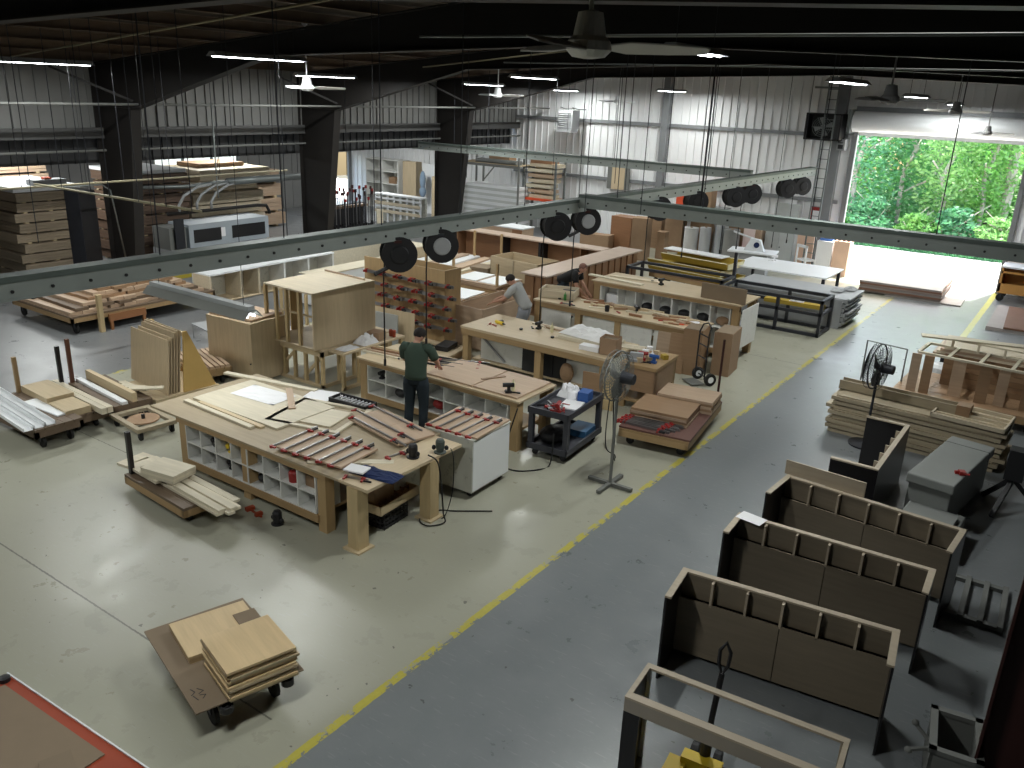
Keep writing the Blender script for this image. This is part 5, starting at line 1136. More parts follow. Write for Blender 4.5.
for i in range(6):
    m = MB(); m.box(-2.0,1.0,-1.0,.5,0,.10); m.box(.98,1.07,-.95,.45,.07,.118)
    solo('grey_sheet_bundle', m, GREYP, '%s bundle of the grey panel stack beside the doorway aisle' % ordn(i,6),'panel',(-5.92+.025*(i%3),23.05+.02*(i%2),.06+.122*i),0)
solo('grey_sheet', B(-1.48,1.46,-.015,.015,0,.76), GREYP, 'upright grey sheet leaning on the long front of the grey panel stack','sheet',(-6.42,21.98,0.0),0)
solo('skid', MB().box(-1.9,.9,-.9,-.8,0,.058).box(-1.9,.9,-.05,.05,0,.058).box(-1.9,.9,.3,.4,0,.058), OAK, 'low wooden skid under the grey panel stack','skid',(-5.92,23.05,0))
m = MB(); m.heap(-.15,.15,-.2,.2,0,.09,6,71); solo('parcel', m, GREYP, 'grey crumpled parcel on top of the grey panel stack, left of its twin','parcel',(-5.35,22.9,.795))
m = MB(); m.heap(-.15,.15,-.2,.2,0,.10,6,72); solo('parcel', m, GREYP, 'grey crumpled parcel on top of the grey panel stack, right of its twin','parcel',(-5.12,23.3,.795))
# sheets lying in the doorway
mt = [mat('weathered_sheet',(.25,.20,.18),.7),mat('reddish_sheet',(.22,.11,.07),.6),mat('grey_brown_sheet',(.36,.33,.31),.6)]
pile(6,'wide_sheet','sheet','wide brown sheet of the flat pile lying in the doorway',(-4.6,28.35,.05),(2.3,2.5,.055),R(2),mt,.03)
solo('wide_sheet', B(-1.05,1.05,-1.25,1.25,0,.045), mt[2], 'wide greyish sheet sticking out from under the flat pile in the doorway','sheet',(-3.95,28.35,0.0),R(2))
# cartons, rolls and cabinets along the end wall
def carton(label, x, y, w_, d_, h_, rz=0, m_=CARD, name='carton'):
    t = thing(name, label, 'box', (x,y,0), rz); B(-w_/2,w_/2,-d_/2,d_/2,0,h_).build('box_body', m_, t)
    m = MB(); m.box(-w_/2,-.004,-d_/2,d_/2,h_,h_+.006); m.box(.004,w_/2,-d_/2,d_/2,h_,h_+.006); m.build('top_flap', m_, t); return t
carton('large brown carton standing behind the low tan box near the rail crossing',-14.0,27.3,.85,.6,1.36,R(-6),CHERRYX)
carton('low wide tan carton in front of the large brown one',-14.75,26.6,1.1,.5,.72,R(6),CARD)
carton('tall narrow brown carton standing alone in the middle of the far floor',-13.15,26.9,.55,.6,1.45,R(10),CARD)
carton('small brown carton leaning behind the tall narrow one',-12.65,27.6,.3,.4,.95,R(4),CARD)
carton('tall tan carton left of the white rolls by the end wall',-12.95,29.3,.7,.4,1.32,R(2),CARD)
carton('dark brown carton left of the tall tan carton at the end wall',-13.75,29.5,.5,.4,1.25,R(-4),BROWN)
carton('brown carton behind the white rolls at the end wall',-12.1,29.75,.8,.3,1.2,0,CARD)
carton('tan carton right of the grey rolls at the end wall',-10.6,29.6,.7,.4,1.2,R(4),CARD)
carton('reddish brown carton beside the orange bag at the end wall',-9.95,29.5,.5,.4,1.15,R(-3),VENEER)
def roll(label, x, y, r_, h_, m_):
    t = thing('paper_roll', label, 'roll', (x,y,0)); MB().lathe([(.05,0),(r_,0),(r_,h_),(.05,h_),(.05,h_-.02)],None,24).build('roll_body', m_, t, smooth=False); MB().cyl((0,0,h_-.02),(0,0,h_+.02),.05,12).build('core', CARD, t)
roll('big white roll standing at the end wall, left of the pair',-12.15,28.9,.27,1.02,mat('white_roll',(.62,.62,.62),.5))
roll('slimmer pale grey roll standing right of the big white roll',-11.62,28.95,.20,1.08,mat('pale_grey_roll',(.52,.53,.55),.5))
roll('tall shiny grey roll standing between the white rolls and the dark grey one',-11.15,29.1,.16,1.35,mat('silver_roll',(.50,.53,.57),.35,.5))
roll('broad dark grey roll standing right of the tall shiny one',-10.65,29.0,.28,1.12,mat('grey_roll',(.22,.22,.21),.6))
solo('pink_sheet', B(-.2,.2,-.02,.02,0,1.2), mat('pinkish_white_sheet',(.75,.62,.60),.7), 'pinkish white sheet standing between the cartons at the end wall','sheet',(-10.1,29.2,0),R(4))
solo('red_bag', MB().heap(-.2,.2,-.15,.15,0,.8,8,77), ORRED, 'orange red bag standing beside the grey metal cabinet at the end wall','bag',(-9.75,28.95,0))
t = thing('metal_cabinet','pale grey metal cabinet with two doors at the end wall left of the white boxes','cabinet',(-9.1,29.7,0))
B(-.50,.50,-.25,.25,.04,1.22).build('cabinet_body', mat('cabinet_grey',(.46,.49,.49),.5), t); B(-.49,-.01,-.27,-.25,.06,1.2).build('door', mat('cabinet_door_grey',(.46,.49,.49),.5), t); B(.01,.49,-.27,-.25,.06,1.2).build('door', mat('cabinet_door_grey',(.46,.49,.49),.5), t); MB().cyl((.05,-.30,.65),(.05,-.27,.65),.02,8).build('handle', DSTEEL, t)
PEACH = mat('peach_board',(.70,.48,.36),.7)
solo('peach_board', B(-.28,.28,-.04,.04,0,1.2), PEACH, 'peach coloured board standing right of the pale grey metal cabinet','board',(-8.2,29.5,0))
t = thing('white_chair','white plastic chair standing in front of the peach coloured board','chair',(-7.95,28.9,0),R(150))
B(-.24,.24,-.24,.24,.42,.46).build('seat', PWHITE, t); m = MB(); m.box(-.24,-.18,.20,.24,.46,.95); m.box(.18,.24,.20,.24,.46,.95); m.box(-.24,.24,.20,.24,.86,.95); m.build('backrest', PWHITE, t)
for sx in (-.21,.21):
    for sy in (-.21,.21): B(sx-.025,sx+.025,sy-.025,sy+.025,0,.42).build('leg', PWHITE, t)
carton('white box right of the white chair near the door jamb',-7.45,29.3,.5,.5,1.1,R(4),PAPER,'white_box')
carton('peach and white carton closest to the left door jamb, small red things on it',-6.9,29.35,.5,.45,1.15,R(-2),PEACH)
solo('blue_crate', B(-.2,.2,-.12,.12,0,.2), mat('bright_blue',(.12,.25,.62),.5), 'bright blue crate standing on the white box near the door jamb','crate',(-7.45,29.3,1.108),R(4))
for i in range(3): solo('red_tin', MB().lathe([(.05,0),(.055,.1),(.045,.13)],None,12), RED, '%s red tin on the peach and white carton near the jamb' % ['left','middle','right'][i],'tin',(-7.05+.15*i,29.3,1.158))
# ------------------------------------------------------------------ right edge by the doorway
t = thing('wooden_bin','orange brown open wooden bin on casters at the right jamb of the doorway','bin',(-1.55,29.35,0))
m = MB(); m.box(-.62,.62,-.45,-.42,.30,.55); m.box(-.62,-.56,-.45,.45,.30,1.02); m.box(.56,.62,-.45,.45,.30,1.02); m.box(-.62,.62,.42,.45,.30,1.02); m.box(-.62,.62,-.45,.45,.26,.30); m.box(-.62,.62,-.45,-.42,.86,.92); m.build('bin_body', mat('amber_ply',(.55,.28,.08),.5), t)
B(-.64,.64,-.47,.47,1.02,1.06).build('lid', PWHITE, t); casters4(t,1.24,.9,.26,.1)
solo('wide_board', B(-.75,.85,-1.5,1.6,0,.09), mat('dusty_board',(.40,.36,.34),.7), 'wide dusty board lying flat on the floor at the right edge','board',(-1.2,26.3,0),R(1))
solo('wide_board', B(-.7,.8,-1.4,1.5,0,.05), mat('brown_under',(.20,.10,.06),.7), 'reddish brown board lying on the wide dusty board at the right edge','board',(-.9,26.2,.092),R(3))
# ------------------------------------------------------------------ right: cart of face frames, slab stack
t = lumber_cart('cart with a bent tube handle carrying upright brown panels and face frames',-1.35,17.6,R(-2),2.5,1.7,.34,BROWN,[])
MB().tube([(-1.98,-.22,.0),(-1.98,-.22,1.02),(-1.22,-.25,1.0),(-1.22,-.25,.34)],.018,6).build('push_handle', GREYD, t)
for i,(x,y,w_,h_) in enumerate(((-2.32,17.1,.17,.74),(-2.10,17.1,.17,.74),(-1.60,17.3,.22,.72),(-1.15,17.2,.20,.72),(-.85,17.25,.18,.72),(-.40,17.25,.24,.72))):
    solo('door_blank', B(-w_/2,w_/2,-.02,.02,0,h_), VENEER if i % 2 == 0 else BROWN, '%s of the upright brown panels on the tube handled cart' % ['leftmost','second','third','fourth','fifth','rightmost'][i],'panel',(x,y-.18,.342),R(5))
for i in range(6): solo('dark_batten', B(-.9,.9,-.02,.02,0,.10), BROWN, '%s of the dark slats behind the upright panels on the tube handled cart' % ordn(i,6),'slat',(-1.05,17.75,.342+.105*i),R(-2))
m = MB(); m.box(-1.35,1.35,-.45,-.38,0,.04); m.box(-1.35,1.35,.38,.45,0,.04)
for k in range(6): m.box(-1.35+k*.528-.03,-1.35+k*.528+.03,-.38,.38,0,.04)
solo('cabinet_facing', m, MAPLE, 'long pale face frame lying flat on top of the upright brown panels','frame',(-.95,17.35,1.07),R(-4))
m = MB()
for k in range(5): m.box(-.9+.45*k-.02,-.9+.45*k+.02,-.02,.02,0,.16)
m.box(-1.0,1.0,-.03,.03,.16,.19); solo('rail', m, MAPLE, 'pale rail with short pegs standing on the long face frame','rail',(-.95,17.6,1.112),R(-4))
solo('long_board', B(-1.7,1.7,-.11,.11,0,.03), MAPLE, 'long pale board slanting across the face frame toward the upper right','board',(-.75,17.9,1.305),R(16))
for i in range(5): solo('pale_board', B(-1.2,1.2,-.55,.55,0,.06), [PLYP,VENEER][i%2], '%s of the pale panels stacked behind the tube handled cart' % ordn(i,5),'panel',(-1.2+.05*i,19.8,.45+.062*i),R(-3+2*i)) if i else None
tube_frame('low stand under the pale panels behind the tube handled cart',-2.2,-.2,19.35,20.25,.51,[.1],'low_stand')
for i in range(1): solo('white_tank', MB().lathe([(.2,0),(.22,.03),(.22,.36),(.16,.42),(.05,.44)],None,18), PWHITE, 'white round container on the floor behind the leftmost upright panel','container',(-2.1,18.95,0))
for i in range(8):
    rn = random.Random(i+3); w_ = 2.62+.10*((i*7)%3)
    m = MB(); m.box(-w_/2,w_/2,-.42,.42,0,.06); m.box(-w_/2+.08,w_/2-.08,-.38,.38,.06,.085); 
    solo('long_slab', m, EDGE, '%s long slab of the stack in front of the tube handled cart' % ordn(i,7),'slab',(-1.85+rn.uniform(-.04,.04),15.0+rn.uniform(-.03,.03),  .0+.086*i),R(-2+rn.uniform(-1,1)))
t = thing('long_box','long open topped brown box lying on the slab stack in front of the fan','box',(-2.15,15.05,.690),R(-3)); m = MB(); m.box(-1.05,1.05,-.11,-.09,0,.17); m.box(-1.05,1.05,.09,.11,0,.17); m.box(-1.05,1.05,-.11,.11,0,.02); m.box(1.03,1.05,-.11,.11,0,.17); m.build('box_body', EDGE, t); B(.85,1.06,-.125,.125,-.0,.19).build('end_cap', BROWN, t)
t = thing('slatted_crate','flat crate with five long slats at the right end of the slab stack','crate',(-1.05,14.95,.690),R(-5))
m = MB(); m.box(-.55,.55,-.42,-.38,0,.07); m.box(-.55,.55,.38,.42,0,.07); m.box(-.55,-.52,-.42,.42,0,.07); m.box(.52,.55,-.42,.42,0,.07); m.box(-.55,.55,-.42,.42,0,.01); m.build('crate_rim', PLYP, t)
for k in range(3): B(-.52,.52,-.25+.2*k,-.22+.2*k,.01,.06).build('slat', PLYP, t)
# grey wrapped blocks
GW = mat('dull_grey_wrap',(.22,.23,.22),.6,var=.08)
t = thing('grey_block','grey flat topped block standing behind the row of dark cabinets, red clamp on it','block',(-1.02,12.85,0),R(-8)); B(-.28,.28,-.92,.92,.02,.56).build('block_body', GW, t, bevel=.02); B(-.31,.31,-.98,.98,.56,.70).build('block_top', GW, t, bevel=.02); B(-.312,.312,.66,.67,.56,.703).build('strap', BLACK, t)
t = thing('grey_block','lower grey block with a grooved front in front of the flat topped one','block',(-1.02,11.40,0),R(-4)); B(-.36,.36,-.42,.42,.02,.34).build('block_body', GW, t, bevel=.02); B(-.3,.3,-.2,.2,.34,.40).build('raised_lip', GW, t); B(-.28,.28,-.43,-.42,.12,.26).build('groove', GREYD, t)
solo('red_clamp', MB().box(-.07,.05,-.02,.02,0,.04).box(-.02,.06,-.06,.04,0,.05).cyl((.02,-.05,.03),(.1,-.09,.03),.015,8), RED, 'small red clamp lying on the grey flat topped block','clamp',(-.86,12.35,.702),R(25))
t = thing('pallet','pale slats standing for a light pattern on the dim floor right of the dark cabinets','pallet',(-.27,10.2,0),R(2))  # slats stand in for a pattern of light on the floor, not a pallet
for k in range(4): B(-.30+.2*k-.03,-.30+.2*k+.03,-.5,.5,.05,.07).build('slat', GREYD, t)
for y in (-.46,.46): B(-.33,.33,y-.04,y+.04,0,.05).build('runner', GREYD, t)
t = thing('black_stand','black stand with splayed feet in the shade at the right edge','stand',(-.25,13.2,0))
m = MB()
for a in (0.3,2.4,4.4): m.bar((0,0,.5),(.45*math.cos(a),.45*math.sin(a),.02),.06,.06)
m.build('legs_frame', BLACK, t); B(-.12,.12,-.12,.12,.5,.95).build('head_block', BLACK, t)
t = thing('pipe_vise_box','grey open topped machine housing with lever knobs on the floor at the lower right','machine',(-.08,6.95,0),R(8)); t.scale = (.85,.85,.85)
m = MB(); m.box(-.20,.24,-.34,-.31,.05,.55); m.box(-.20,.24,.31,.34,.05,.55); m.box(-.20,-.17,-.34,.34,.05,.55); m.box(.21,.24,-.34,.34,.05,.55); m.box(-.20,.24,-.34,.34,.05,.10); m.build('housing', GREYD, t)
m = MB(); m.box(-.22,.26,-.36,-.29,.55,.60); m.box(-.22,.26,.29,.36,.55,.60); m.box(-.22,-.15,-.36,.36,.55,.60); m.box(.19,.26,-.36,.36,.55,.60); m.build('rim', GREYD, t)
m = MB().bar((-.20,0,.42),(-.34,.05,.52),.03,.03).ell((-.35,.05,.54),(.035,.035,.035)).bar((-.20,-.1,.4),(-.36,-.16,.36),.03,.03).ell((-.37,-.16,.35),(.04,.04,.03)); m.build('lever', GREYD, t)
for sx in (-.16,.2):
    for sy in (-.28,.28): B(sx-.03,sx+.03,sy-.03,sy+.03,0,.05).build('foot', BLACK, t)
t = thing('steel_post','dark red steel post at the right edge near the camera','post',(.30,6.9,0))
B(-.20,-.18,-.16,.16,.02,5.0).build('flange', REDDK, t); B(.18,.20,-.16,.16,.02,5.0).build('flange', REDDK, t); B(-.18,.18,-.015,.015,.02,5.0).build('web', REDDK, t); B(-.26,.26,-.2,.2,0,.02).build('foot_plate', REDDK, t)
# ------------------------------------------------------------------ row of dark cabinets, right foreground
def dark_cabinet(label, loc, rz, w_, d_, h_=.96, bays=6):
    t = thing('dark_cabinet', label, 'cabinet', loc, rz, 'row of dark open cabinets'); s = .02
    B(0,s,0,d_,.0,h_-.02).build('side_panel', DARK, t); B(w_-s,w_,0,d_,.0,h_-.02).build('side_panel', DARK, t); B(s,w_-s,d_-s,d_,.0,h_-.02).build('back_panel', DARK, t)
    r_ = .065
    m = MB(); m.box(0,w_,d_-r_,d_,h_-.02,h_); m.box(0,r_,0,d_-r_,h_-.02,h_); m.box(w_-r_,w_,0,d_-r_,h_-.02,h_); m.build('raw_top_rim', RAW, t)
    B(s,w_/2-.004,d_-.13,d_-.11,.06,h_-.27).build('inner_panel', DARKIN, t); B(w_/2+.004,w_-s,d_-.13,d_-.11,.06,h_-.27).build('inner_panel', DARKIN, t)
    for i in range(1,bays): x = w_*i/bays; B(x-.012,x+.012,d_-.13,d_-s,h_-.29,h_-.02).build('cleat', RAW, t)
    B(s,w_-s,d_-.055,d_-.03,h_-.28,h_-.02).build('upper_back', DARKIN, t)
    return t
dark_cabinet('dark cabinet second from the camera, its whole back wall of bays in view',(-2.66,6.64,0),R(7),2.05,.60)
dark_cabinet('dark cabinet third from the camera, white paper on its left corner',(-2.70,8.22,0),R(2.5),2.10,.55)
dark_cabinet('dark cabinet fourth from the camera, pale board on its back rim',(-2.66,9.50,0),R(-4),2.12,.68)
dark_cabinet('farthest dark cabinet, standing crosswise at the head of the row',(-2.32,13.15,0),R(-90),2.05,.62)
solo('pale_board', B(-.5,.5,-.012,.012,0,.19), RAW, 'pale board standing on edge on the back rim of the fourth dark cabinet','board',(-2.15,10.16,.962),R(-4))
solo('paper', B(-.15,.15,-.10,.10,0,.004), PAPER, 'white paper sheet lying on the left corner of the third dark cabinet','paper',(-2.55,8.70,.962),R(-8))
t = thing('open_cabinet','open dark cabinet frame nearest the camera, pale rails on top and nothing inside','cabinet',(-2.30,5.14,0),R(4.5))
w_, d_, h_ = 1.64, .50, .95
m = MB(); m.box(0,w_,0,.075,h_-.02,h_); m.box(0,w_,d_-.06,d_,h_-.02,h_); m.box(0,.04,.075,d_-.06,h_-.02,h_); m.box(w_-.04,w_,.075,d_-.06,h_-.02,h_); m.build('raw_top_rim', RAW, t)
B(0,w_,0,.02,h_-.14,h_-.02).build('apron', mat('grey_wash_wood',(.28,.25,.21),.6), t); B(.08,.085+1.2,.078,.084,h_-.022,h_-.006).build('groove', BLACK, t)
B(0,.02,.02,d_,0,h_-.02).build('side_panel', DARK, t); B(w_-.02,w_,.02,d_,0,h_-.02).build('side_panel', DARK, t); B(0,.14,-.001,.02,0,h_-.14).build('leg', DARK, t); B(w_-.14,w_,-.001,.02,0,h_-.14).build('leg', DARK, t)
B(.02,.05,d_-.05,d_-.02,0,h_-.02).build('corner_strip', PWHITE, t); B(w_-.06,w_-.02,d_-.05,d_-.02,0,h_-.02).build('corner_strip', RAW, t)
t = thing('pallet_jack','yellow hand pallet jack with a black loop handle parked between the nearest dark cabinets','pallet jack',(-1.78,5.60,0),R(6))
for s in (-.20,.20): B(s-.08,s+.08,-1.0,.12,.06,.11).build('fork', YELLOW, t)
B(-.17,.17,.06,.18,.06,.17).build('body', YELLOW, t); MB().cyl((0,.2,.12),(0,.2,.34),.05,12).build('pump', BLACK, t)
MB().tube([(0,.22,.32),(.01,.30,.7),(.02,.34,.92)],.026,8).build('handle', BLACK, t)
MB().tube([(.02,.34,.90),(-.02,.35,1.0),(-.025,.36,1.12),(.02,.37,1.20),(.065,.36,1.12),(.06,.35,1.0)],.017,6,closed=True).build('loop_grip', BLACK, t)
for s in (-.1,.1): MB().cyl((s-.03,.26,.09),(s+.03,.26,.09),.09,14).build('wheel', BLACK, t)
for s in (-.2,.2): MB().cyl((s-.05,-.92,.035),(s+.05,-.92,.035),.035,10).build('fork_roller', BLACK, t)
# ------------------------------------------------------------------ foreground dolly with plywood squares, red platform
t = thing('plywood_dolly','small dolly with upturned black casters carrying cardboard and plywood squares in the foreground','dolly',(-5.95,4.0,0),R(-14))
B(-.52,.52,-.36,.36,.27,.32).build('deck', OAK, t); casters4(t,1.04,.72,.27,.07)
for sx,sy in ((.66,-.24),(.66,.34),(-.78,-.33)): MB().lathe([(.03,.0),(.06,.0),(.06,.06),(.045,.065),(.045,.02)],Matrix.Translation((sx,sy,.24)),14).build('socket', BLACK, t); B(min(sx*.6,sx),max(sx*.6,sx),sy-.02,sy+.02,.25,.28).build('socket_arm', BLACK, t)
solo('cardboard_sheet', B(-.74,.70,-.50,.50,0,.012), CARDK, 'brown cardboard sheet on the foreground dolly under the plywood squares','cardboard',(-5.98,4.03,.322),R(-16))
ck = [o for o in COL.objects if o.name.startswith('cardboard_sheet')][-1]
m = MB()
for (a,b,c_,d_) in ((-.02,-.40,.04,-.36),(.04,-.36,.06,-.41),(.08,-.41,.10,-.36),(.10,-.36,.14,-.40),(-.04,-.45,.02,-.43),(.02,-.43,.05,-.47),(.06,-.46,.14,-.44)): m.bar((a+.40,b+.02,.0125),(c_+.40,d_+.02,.0125),.008,.002)
m.build('pen_marking', BLACK, ck)
pile(3,'plywood_square','panel','plywood square of the low back pile on the foreground dolly',(-6.22,4.16,.336),(.62,.74,.03),R(-18),[PLYW],.02)
pile(12,'plywood_square','panel','plywood square of the tall front pile on the foreground dolly',(-5.54,4.02,.336),(.62,.64,.026),R(-16),[PLY,PLYW],.022)
solo('cardboard_scrap', B(-.11,.11,-.11,.11,0,.008), CARDK, 'small square of cardboard lying on the back corner of the low plywood pile','cardboard',(-6.12,4.44,.428),R(-18))
t = thing('red_platform','red steel platform at the lower left corner of the picture','platform',(-6.55,2.15,0),R(3))
B(-.86,1.2,-.8,.63,.10,.16).build('deck', REDP, t); B(-.88,1.22,.63,.645,.08,.175).build('edge_strip', PWHITE, t)
MB().lathe([(.05,.16),(.05,.2),(.02,.21)],Matrix.Translation((-.80,.57,0)),12).build('stake_pocket', BLACK, t); casters4(t,1.6,1.2,.10,.12)
solo('cardboard_sheet', B(-.66,.85,-.75,.60,0,.012), CARDK, 'large brown cardboard sheet on the red platform','cardboard',(-6.62,2.08,.162),R(3))
solo('cardboard_flap', B(-.35,.35,-.12,.12,0,.02), CARDK, 'folded cardboard strip lying over the right end of the large sheet on the red platform','cardboard',(-5.75,2.35,.176),R(-18))
# ------------------------------------------------------------------ side bay on the left, behind the columns
EDK = wood('stack_edge',(.27,.215,.15),1)
EDB = wood('dark_sheet_edge',(.13,.085,.06),1)
def bundles(n, label, x0, x1, y0, y1, z0, h, m_, gap=.07, seed=1, jit=.06):
    rnd = random.Random(seed)
    for i in range(n):
        t = thing('sheet_bundle', '%s bundle in %s' % (ordn(i,n), label), 'sheets', (0,0,z0+i*(h+gap)), 0, label)
        a, b = rnd.uniform(-jit,jit), rnd.uniform(-jit,jit)
        m = MB(); nl = 3
        for k in range(nl): q = rnd.uniform(-.015,.015); m.box(x0+a+q,x1+a+q,y0+b-q,y1+b-q,gap+h*k/nl,gap+h*(k+1)/nl-.006)
        m.build('sheets', m_, t)
        for y in (y0+.25,(y0+y1)/2,y1-.25):
            B(x0+.02,x1-.02,y-.05,y+.05,0,gap-.002).build('sticker', PINE, t)
        for x in (x0+.3,(x0+x1)/2): B(x-.05,x+.05,y0+.02,y0+.2,0.001,gap-.003).build('sticker', PINE, t)
bundles(9,'the tall sheet stack left of the first column',-26.2,-23.5,10.9,12.75,0,.238,EDK,.032,2)
solo('white_sheets', B(-1.35,1.35,-.9,.9,0,.12), PWHITE, 'white sheets on top of the tall sheet stack left of the first column','sheets',(-24.85,11.8,2.44))
t = thing('parts_box','small box of grey and red parts on the white sheets beside the first column','box',(-23.9,12.0,2.565)); B(-.2,.2,-.45,.45,0,.14).build('box_body', GREYP, t); B(-.1,.1,-.1,.1,.14,.19).build('red_top', ORRED, t)
bundles(3,'the far orange brown stack at the left edge',-28.9,-26.8,9.5,13.5,1.9,.26,VENEERY,.06,8)
solo('sheet_block', B(-1.05,1.05,-2.0,2.0,0,1.89), EDB, 'dark bundle block under the far orange brown stack','sheets',(-27.85,11.5,0))
bundles(9,'the dark sheet stack right of the first column',-25.8,-23.5,14.3,16.1,0,.262,EDB,.038,3)
solo('pink_sheets', B(-1.15,1.15,-.9,.9,0,.10), PWHITE, 'pinkish white sheets on top of the dark sheet stack right of the first column','sheets',(-24.65,15.2,2.71))
bundles(7,'the untidy tan stack between the first two columns',-26.4,-24.2,16.8,19.6,0,.335,PLYP,.045,5,.18)
bundles(4,'the pale stack behind the dust pipe',-28.6,-26.9,19.8,22.6,0,.45,VENEERY,.10,6,.15)
solo('brown_bundle', B(-.6,.6,-.9,.9,0,.12), BROWN, 'reddish bundle on top of the untidy tan stack','sheets',(-25.3,18.3,2.67))
t = thing('panel_saw','long grey machine with dark windows in front of the sheet stacks','machine',(-22.3,16.0,0))
B(-.45,.45,-1.75,1.7,.05,.72).build('lower_body', GREYP, t); B(-.5,.5,-1.15,1.75,.72,1.40).build('hood', mat('machine_grey',(.33,.37,.41),.5), t)
for a,b in ((-1.0,-.05),(.35,1.6)): B(.5,.512,a,b,.86,1.24).build('window_panel', BLACK, t)
B(.5,.514,-.05,.10,.95,1.22).build('notice', PAPER, t); B(-.4,.42,-1.75,-1.2,.72,1.35).build('end_cabinet', GREYD, t); B(.44,.5,-1.6,-1.3,.75,1.6).build('control_arm', DSTEEL, t)
t = thing('dust_pipe','bent dust pipes with hanging hoses above the long grey machine','pipe',(-22.2,13.0,0))
MB().tube([(0,0,2.55),(0,2.2,2.45),(0,3.2,2.5),(0,6.7,2.48)],.05,8).build('main_duct', GALV, t, smooth=True)
MB().tube([(0,3.6,2.5),(0,6.7,2.5)],.11,12).build('thick_duct', GALV, t, smooth=True)
MB().tube([(.1,1.4,1.72),(.1,4.6,1.72),(.1,4.95,1.68),(.1,5.05,1.5),(.1,5.05,1.41)],.05,8).build('low_duct', BROWNSTEEL, t, smooth=True)
for i,y in enumerate((1.8,2.4,2.9)): MB().tube([(.02,y+1.2,2.46),(.05,y+.7,2.42),(.08,y+.2,2.2),(.1,y,1.95),(.1,y,1.76)],.04,8).build('flexible_hose', GREYP, t, smooth=True)
m = MB()
for y in (.3,3.3,6.4): m.cyl((0,y,2.6),(0,y,4.1),.008,5)
m.build('hanger_rod', DSTEEL, t)
# clamp wall
t = thing('clamp_stand','black stand holding a wall of long bar clamps right of the second column','rack',(-22.1,21.5,0))
B(-.5,-.44,-1.2,1.25,.05,1.35).build('back_board', BLACK, t); B(-.5,.3,-1.2,1.25,0,.05).build('base', BLACK, t); B(-.44,-.2,-1.2,1.25,1.25,1.33).build('top_rail', BROWN, t)
rnd = random.Random(3)
for i in range(34):
    c_ = thing('bar_clamp','dark bar clamp hanging upright in the clamp wall right of the second column','clamp',(-21.95+rnd.uniform(-.08,.1),20.42+.066*i,.55+rnd.uniform(-.1,.05)),0,'upright clamps in the clamp wall')
    z1 = 1.25+rnd.uniform(-.2,.2); B(-.01,.01,-.014,.014,0,z1).build('bar', DSTEEL if i%3 else STEEL, c_); B(-.03,.03,-.03,.03,z1-.02,z1+.09).build('head', RED if i%3==0 else REDDK, c_); B(-.025,.04,-.022,.022,.12,.22).build('sliding_jaw', BLACK, c_)
solo('pine_plank', B(-.14,.14,-.02,.02,0,1.15), MAPLE, 'pale plank leaning at the right end of the clamp wall','plank',(-21.9,22.95,.0),R(80))
# white shelf unit, cabinet, cartons at the end of the side bay
t = thing('shelf_unit','white open shelf unit at the far end of the side bay','shelf unit',(-27.7,29.6,0))
for x in (-1.0,0,.98): B(x-.02,x+.02,-.4,.4,0,2.25).build('upright', WHITE, t)
for z in (.02,.6,1.15,1.70,2.22): B(-.98,.96,-.4,.4,z,z+.03).build('shelf', WHITE, t)
B(-.98,.96,.38,.4,.05,2.22).build('back_panel', WHITE, t)
solo('brown_things', B(-.2,.2,-.15,.15,0,.3), BROWN, 'brown carton on the middle right shelf of the white shelf unit','box',(-27.2,29.5,1.182))
solo('tan_board', B(-.4,.4,-.2,.2,0,2.25), PLYV, 'tan upright case standing right of the white shelf unit','case',(-26.1,29.5,0))
solo('door_leaf', B(-.65,.65,-.06,.06,0,2.2), PWHITE, 'white door leaf standing at the end of the side bay','door leaf',(-25.0,29.75,0))
solo('blue_coverall', MB().ell((0,0,.75),(.16,.10,.42)).ell((0,0,.25),(.18,.1,.25)), mat('faded_blue',(.20,.27,.36),.9), 'faded blue coverall hanging in front of the white door leaf','coverall',(-25.3,29.3,.75))
carton('tan carton standing at the end of the side bay beside the third column',-24.25,29.2,.55,.4,1.75,0,PLY)
t = thing('slotted_rack','low white rack with square slots between the clamp wall and third column','rack',(-23.9,26.1,0))
B(-1.25,1.25,-.04,.4,1.16,1.22).build('rack_top', PWHITE, t); B(-1.25,1.25,.3,.4,.05,1.16).build('rack_back', OFFWHITE, t)
for z in (.45,.78): B(-1.25,1.25,-.04,.0,z,z+.12).build('slot_rail', PLYP, t); B(-1.25,1.25,-.04,.0,z+.22,z+.3).build('slot_rail', PWHITE, t)
for k in range(8): B(-1.25+k*.357-.05,-1.25+k*.357+.05,-.03,.0,.05,1.16).build('slot_post', PWHITE, t)
t = thing('sheet_rack','stack of long white panels on a steel rack right of the third column','rack',(-20.5,28.0,0))
for x in (-1.5,1.35):
    for y in (-.1,.9): B(x-.03,x+.03,y-.03,y+.03,0,3.2).build('upright', GREYD, t)
B(-1.5,1.4,-.12,-.06,2.55,2.65).build('beam', GREYD, t); B(-1.5,1.4,.86,.92,2.55,2.65).build('beam', GREYD, t); B(-1.5,1.4,-.1,.9,2.65,2.68).build('deck', PLY, t)
m = MB(); m.bar((.2,-.12,2.6),(-.35,-.12,2.0),.04,.04); m.box(-.40,-.34,-.14,-.08,1.95,2.6); m.build('brace', GREYD, t)
for i in range(14): solo('long_sheet', B(-1.42+.02*(i%2),1.28+.02*(i%3),-.0,.8,0,.105), PWHITE if i % 2 else mat('panel_shadow_grey_%d' % i,(.55,.57,.56),.5), '%s long white panel of the stack on the steel rack' % (ordn(i,9) if i < 9 else ['tenth','eleventh','twelfth','thirteenth','topmost'][i-9]) if i != 8 else 'ninth from bottom long white panel of the stack on the steel rack','panel',(-20.5,28.0,.25+.112*i))
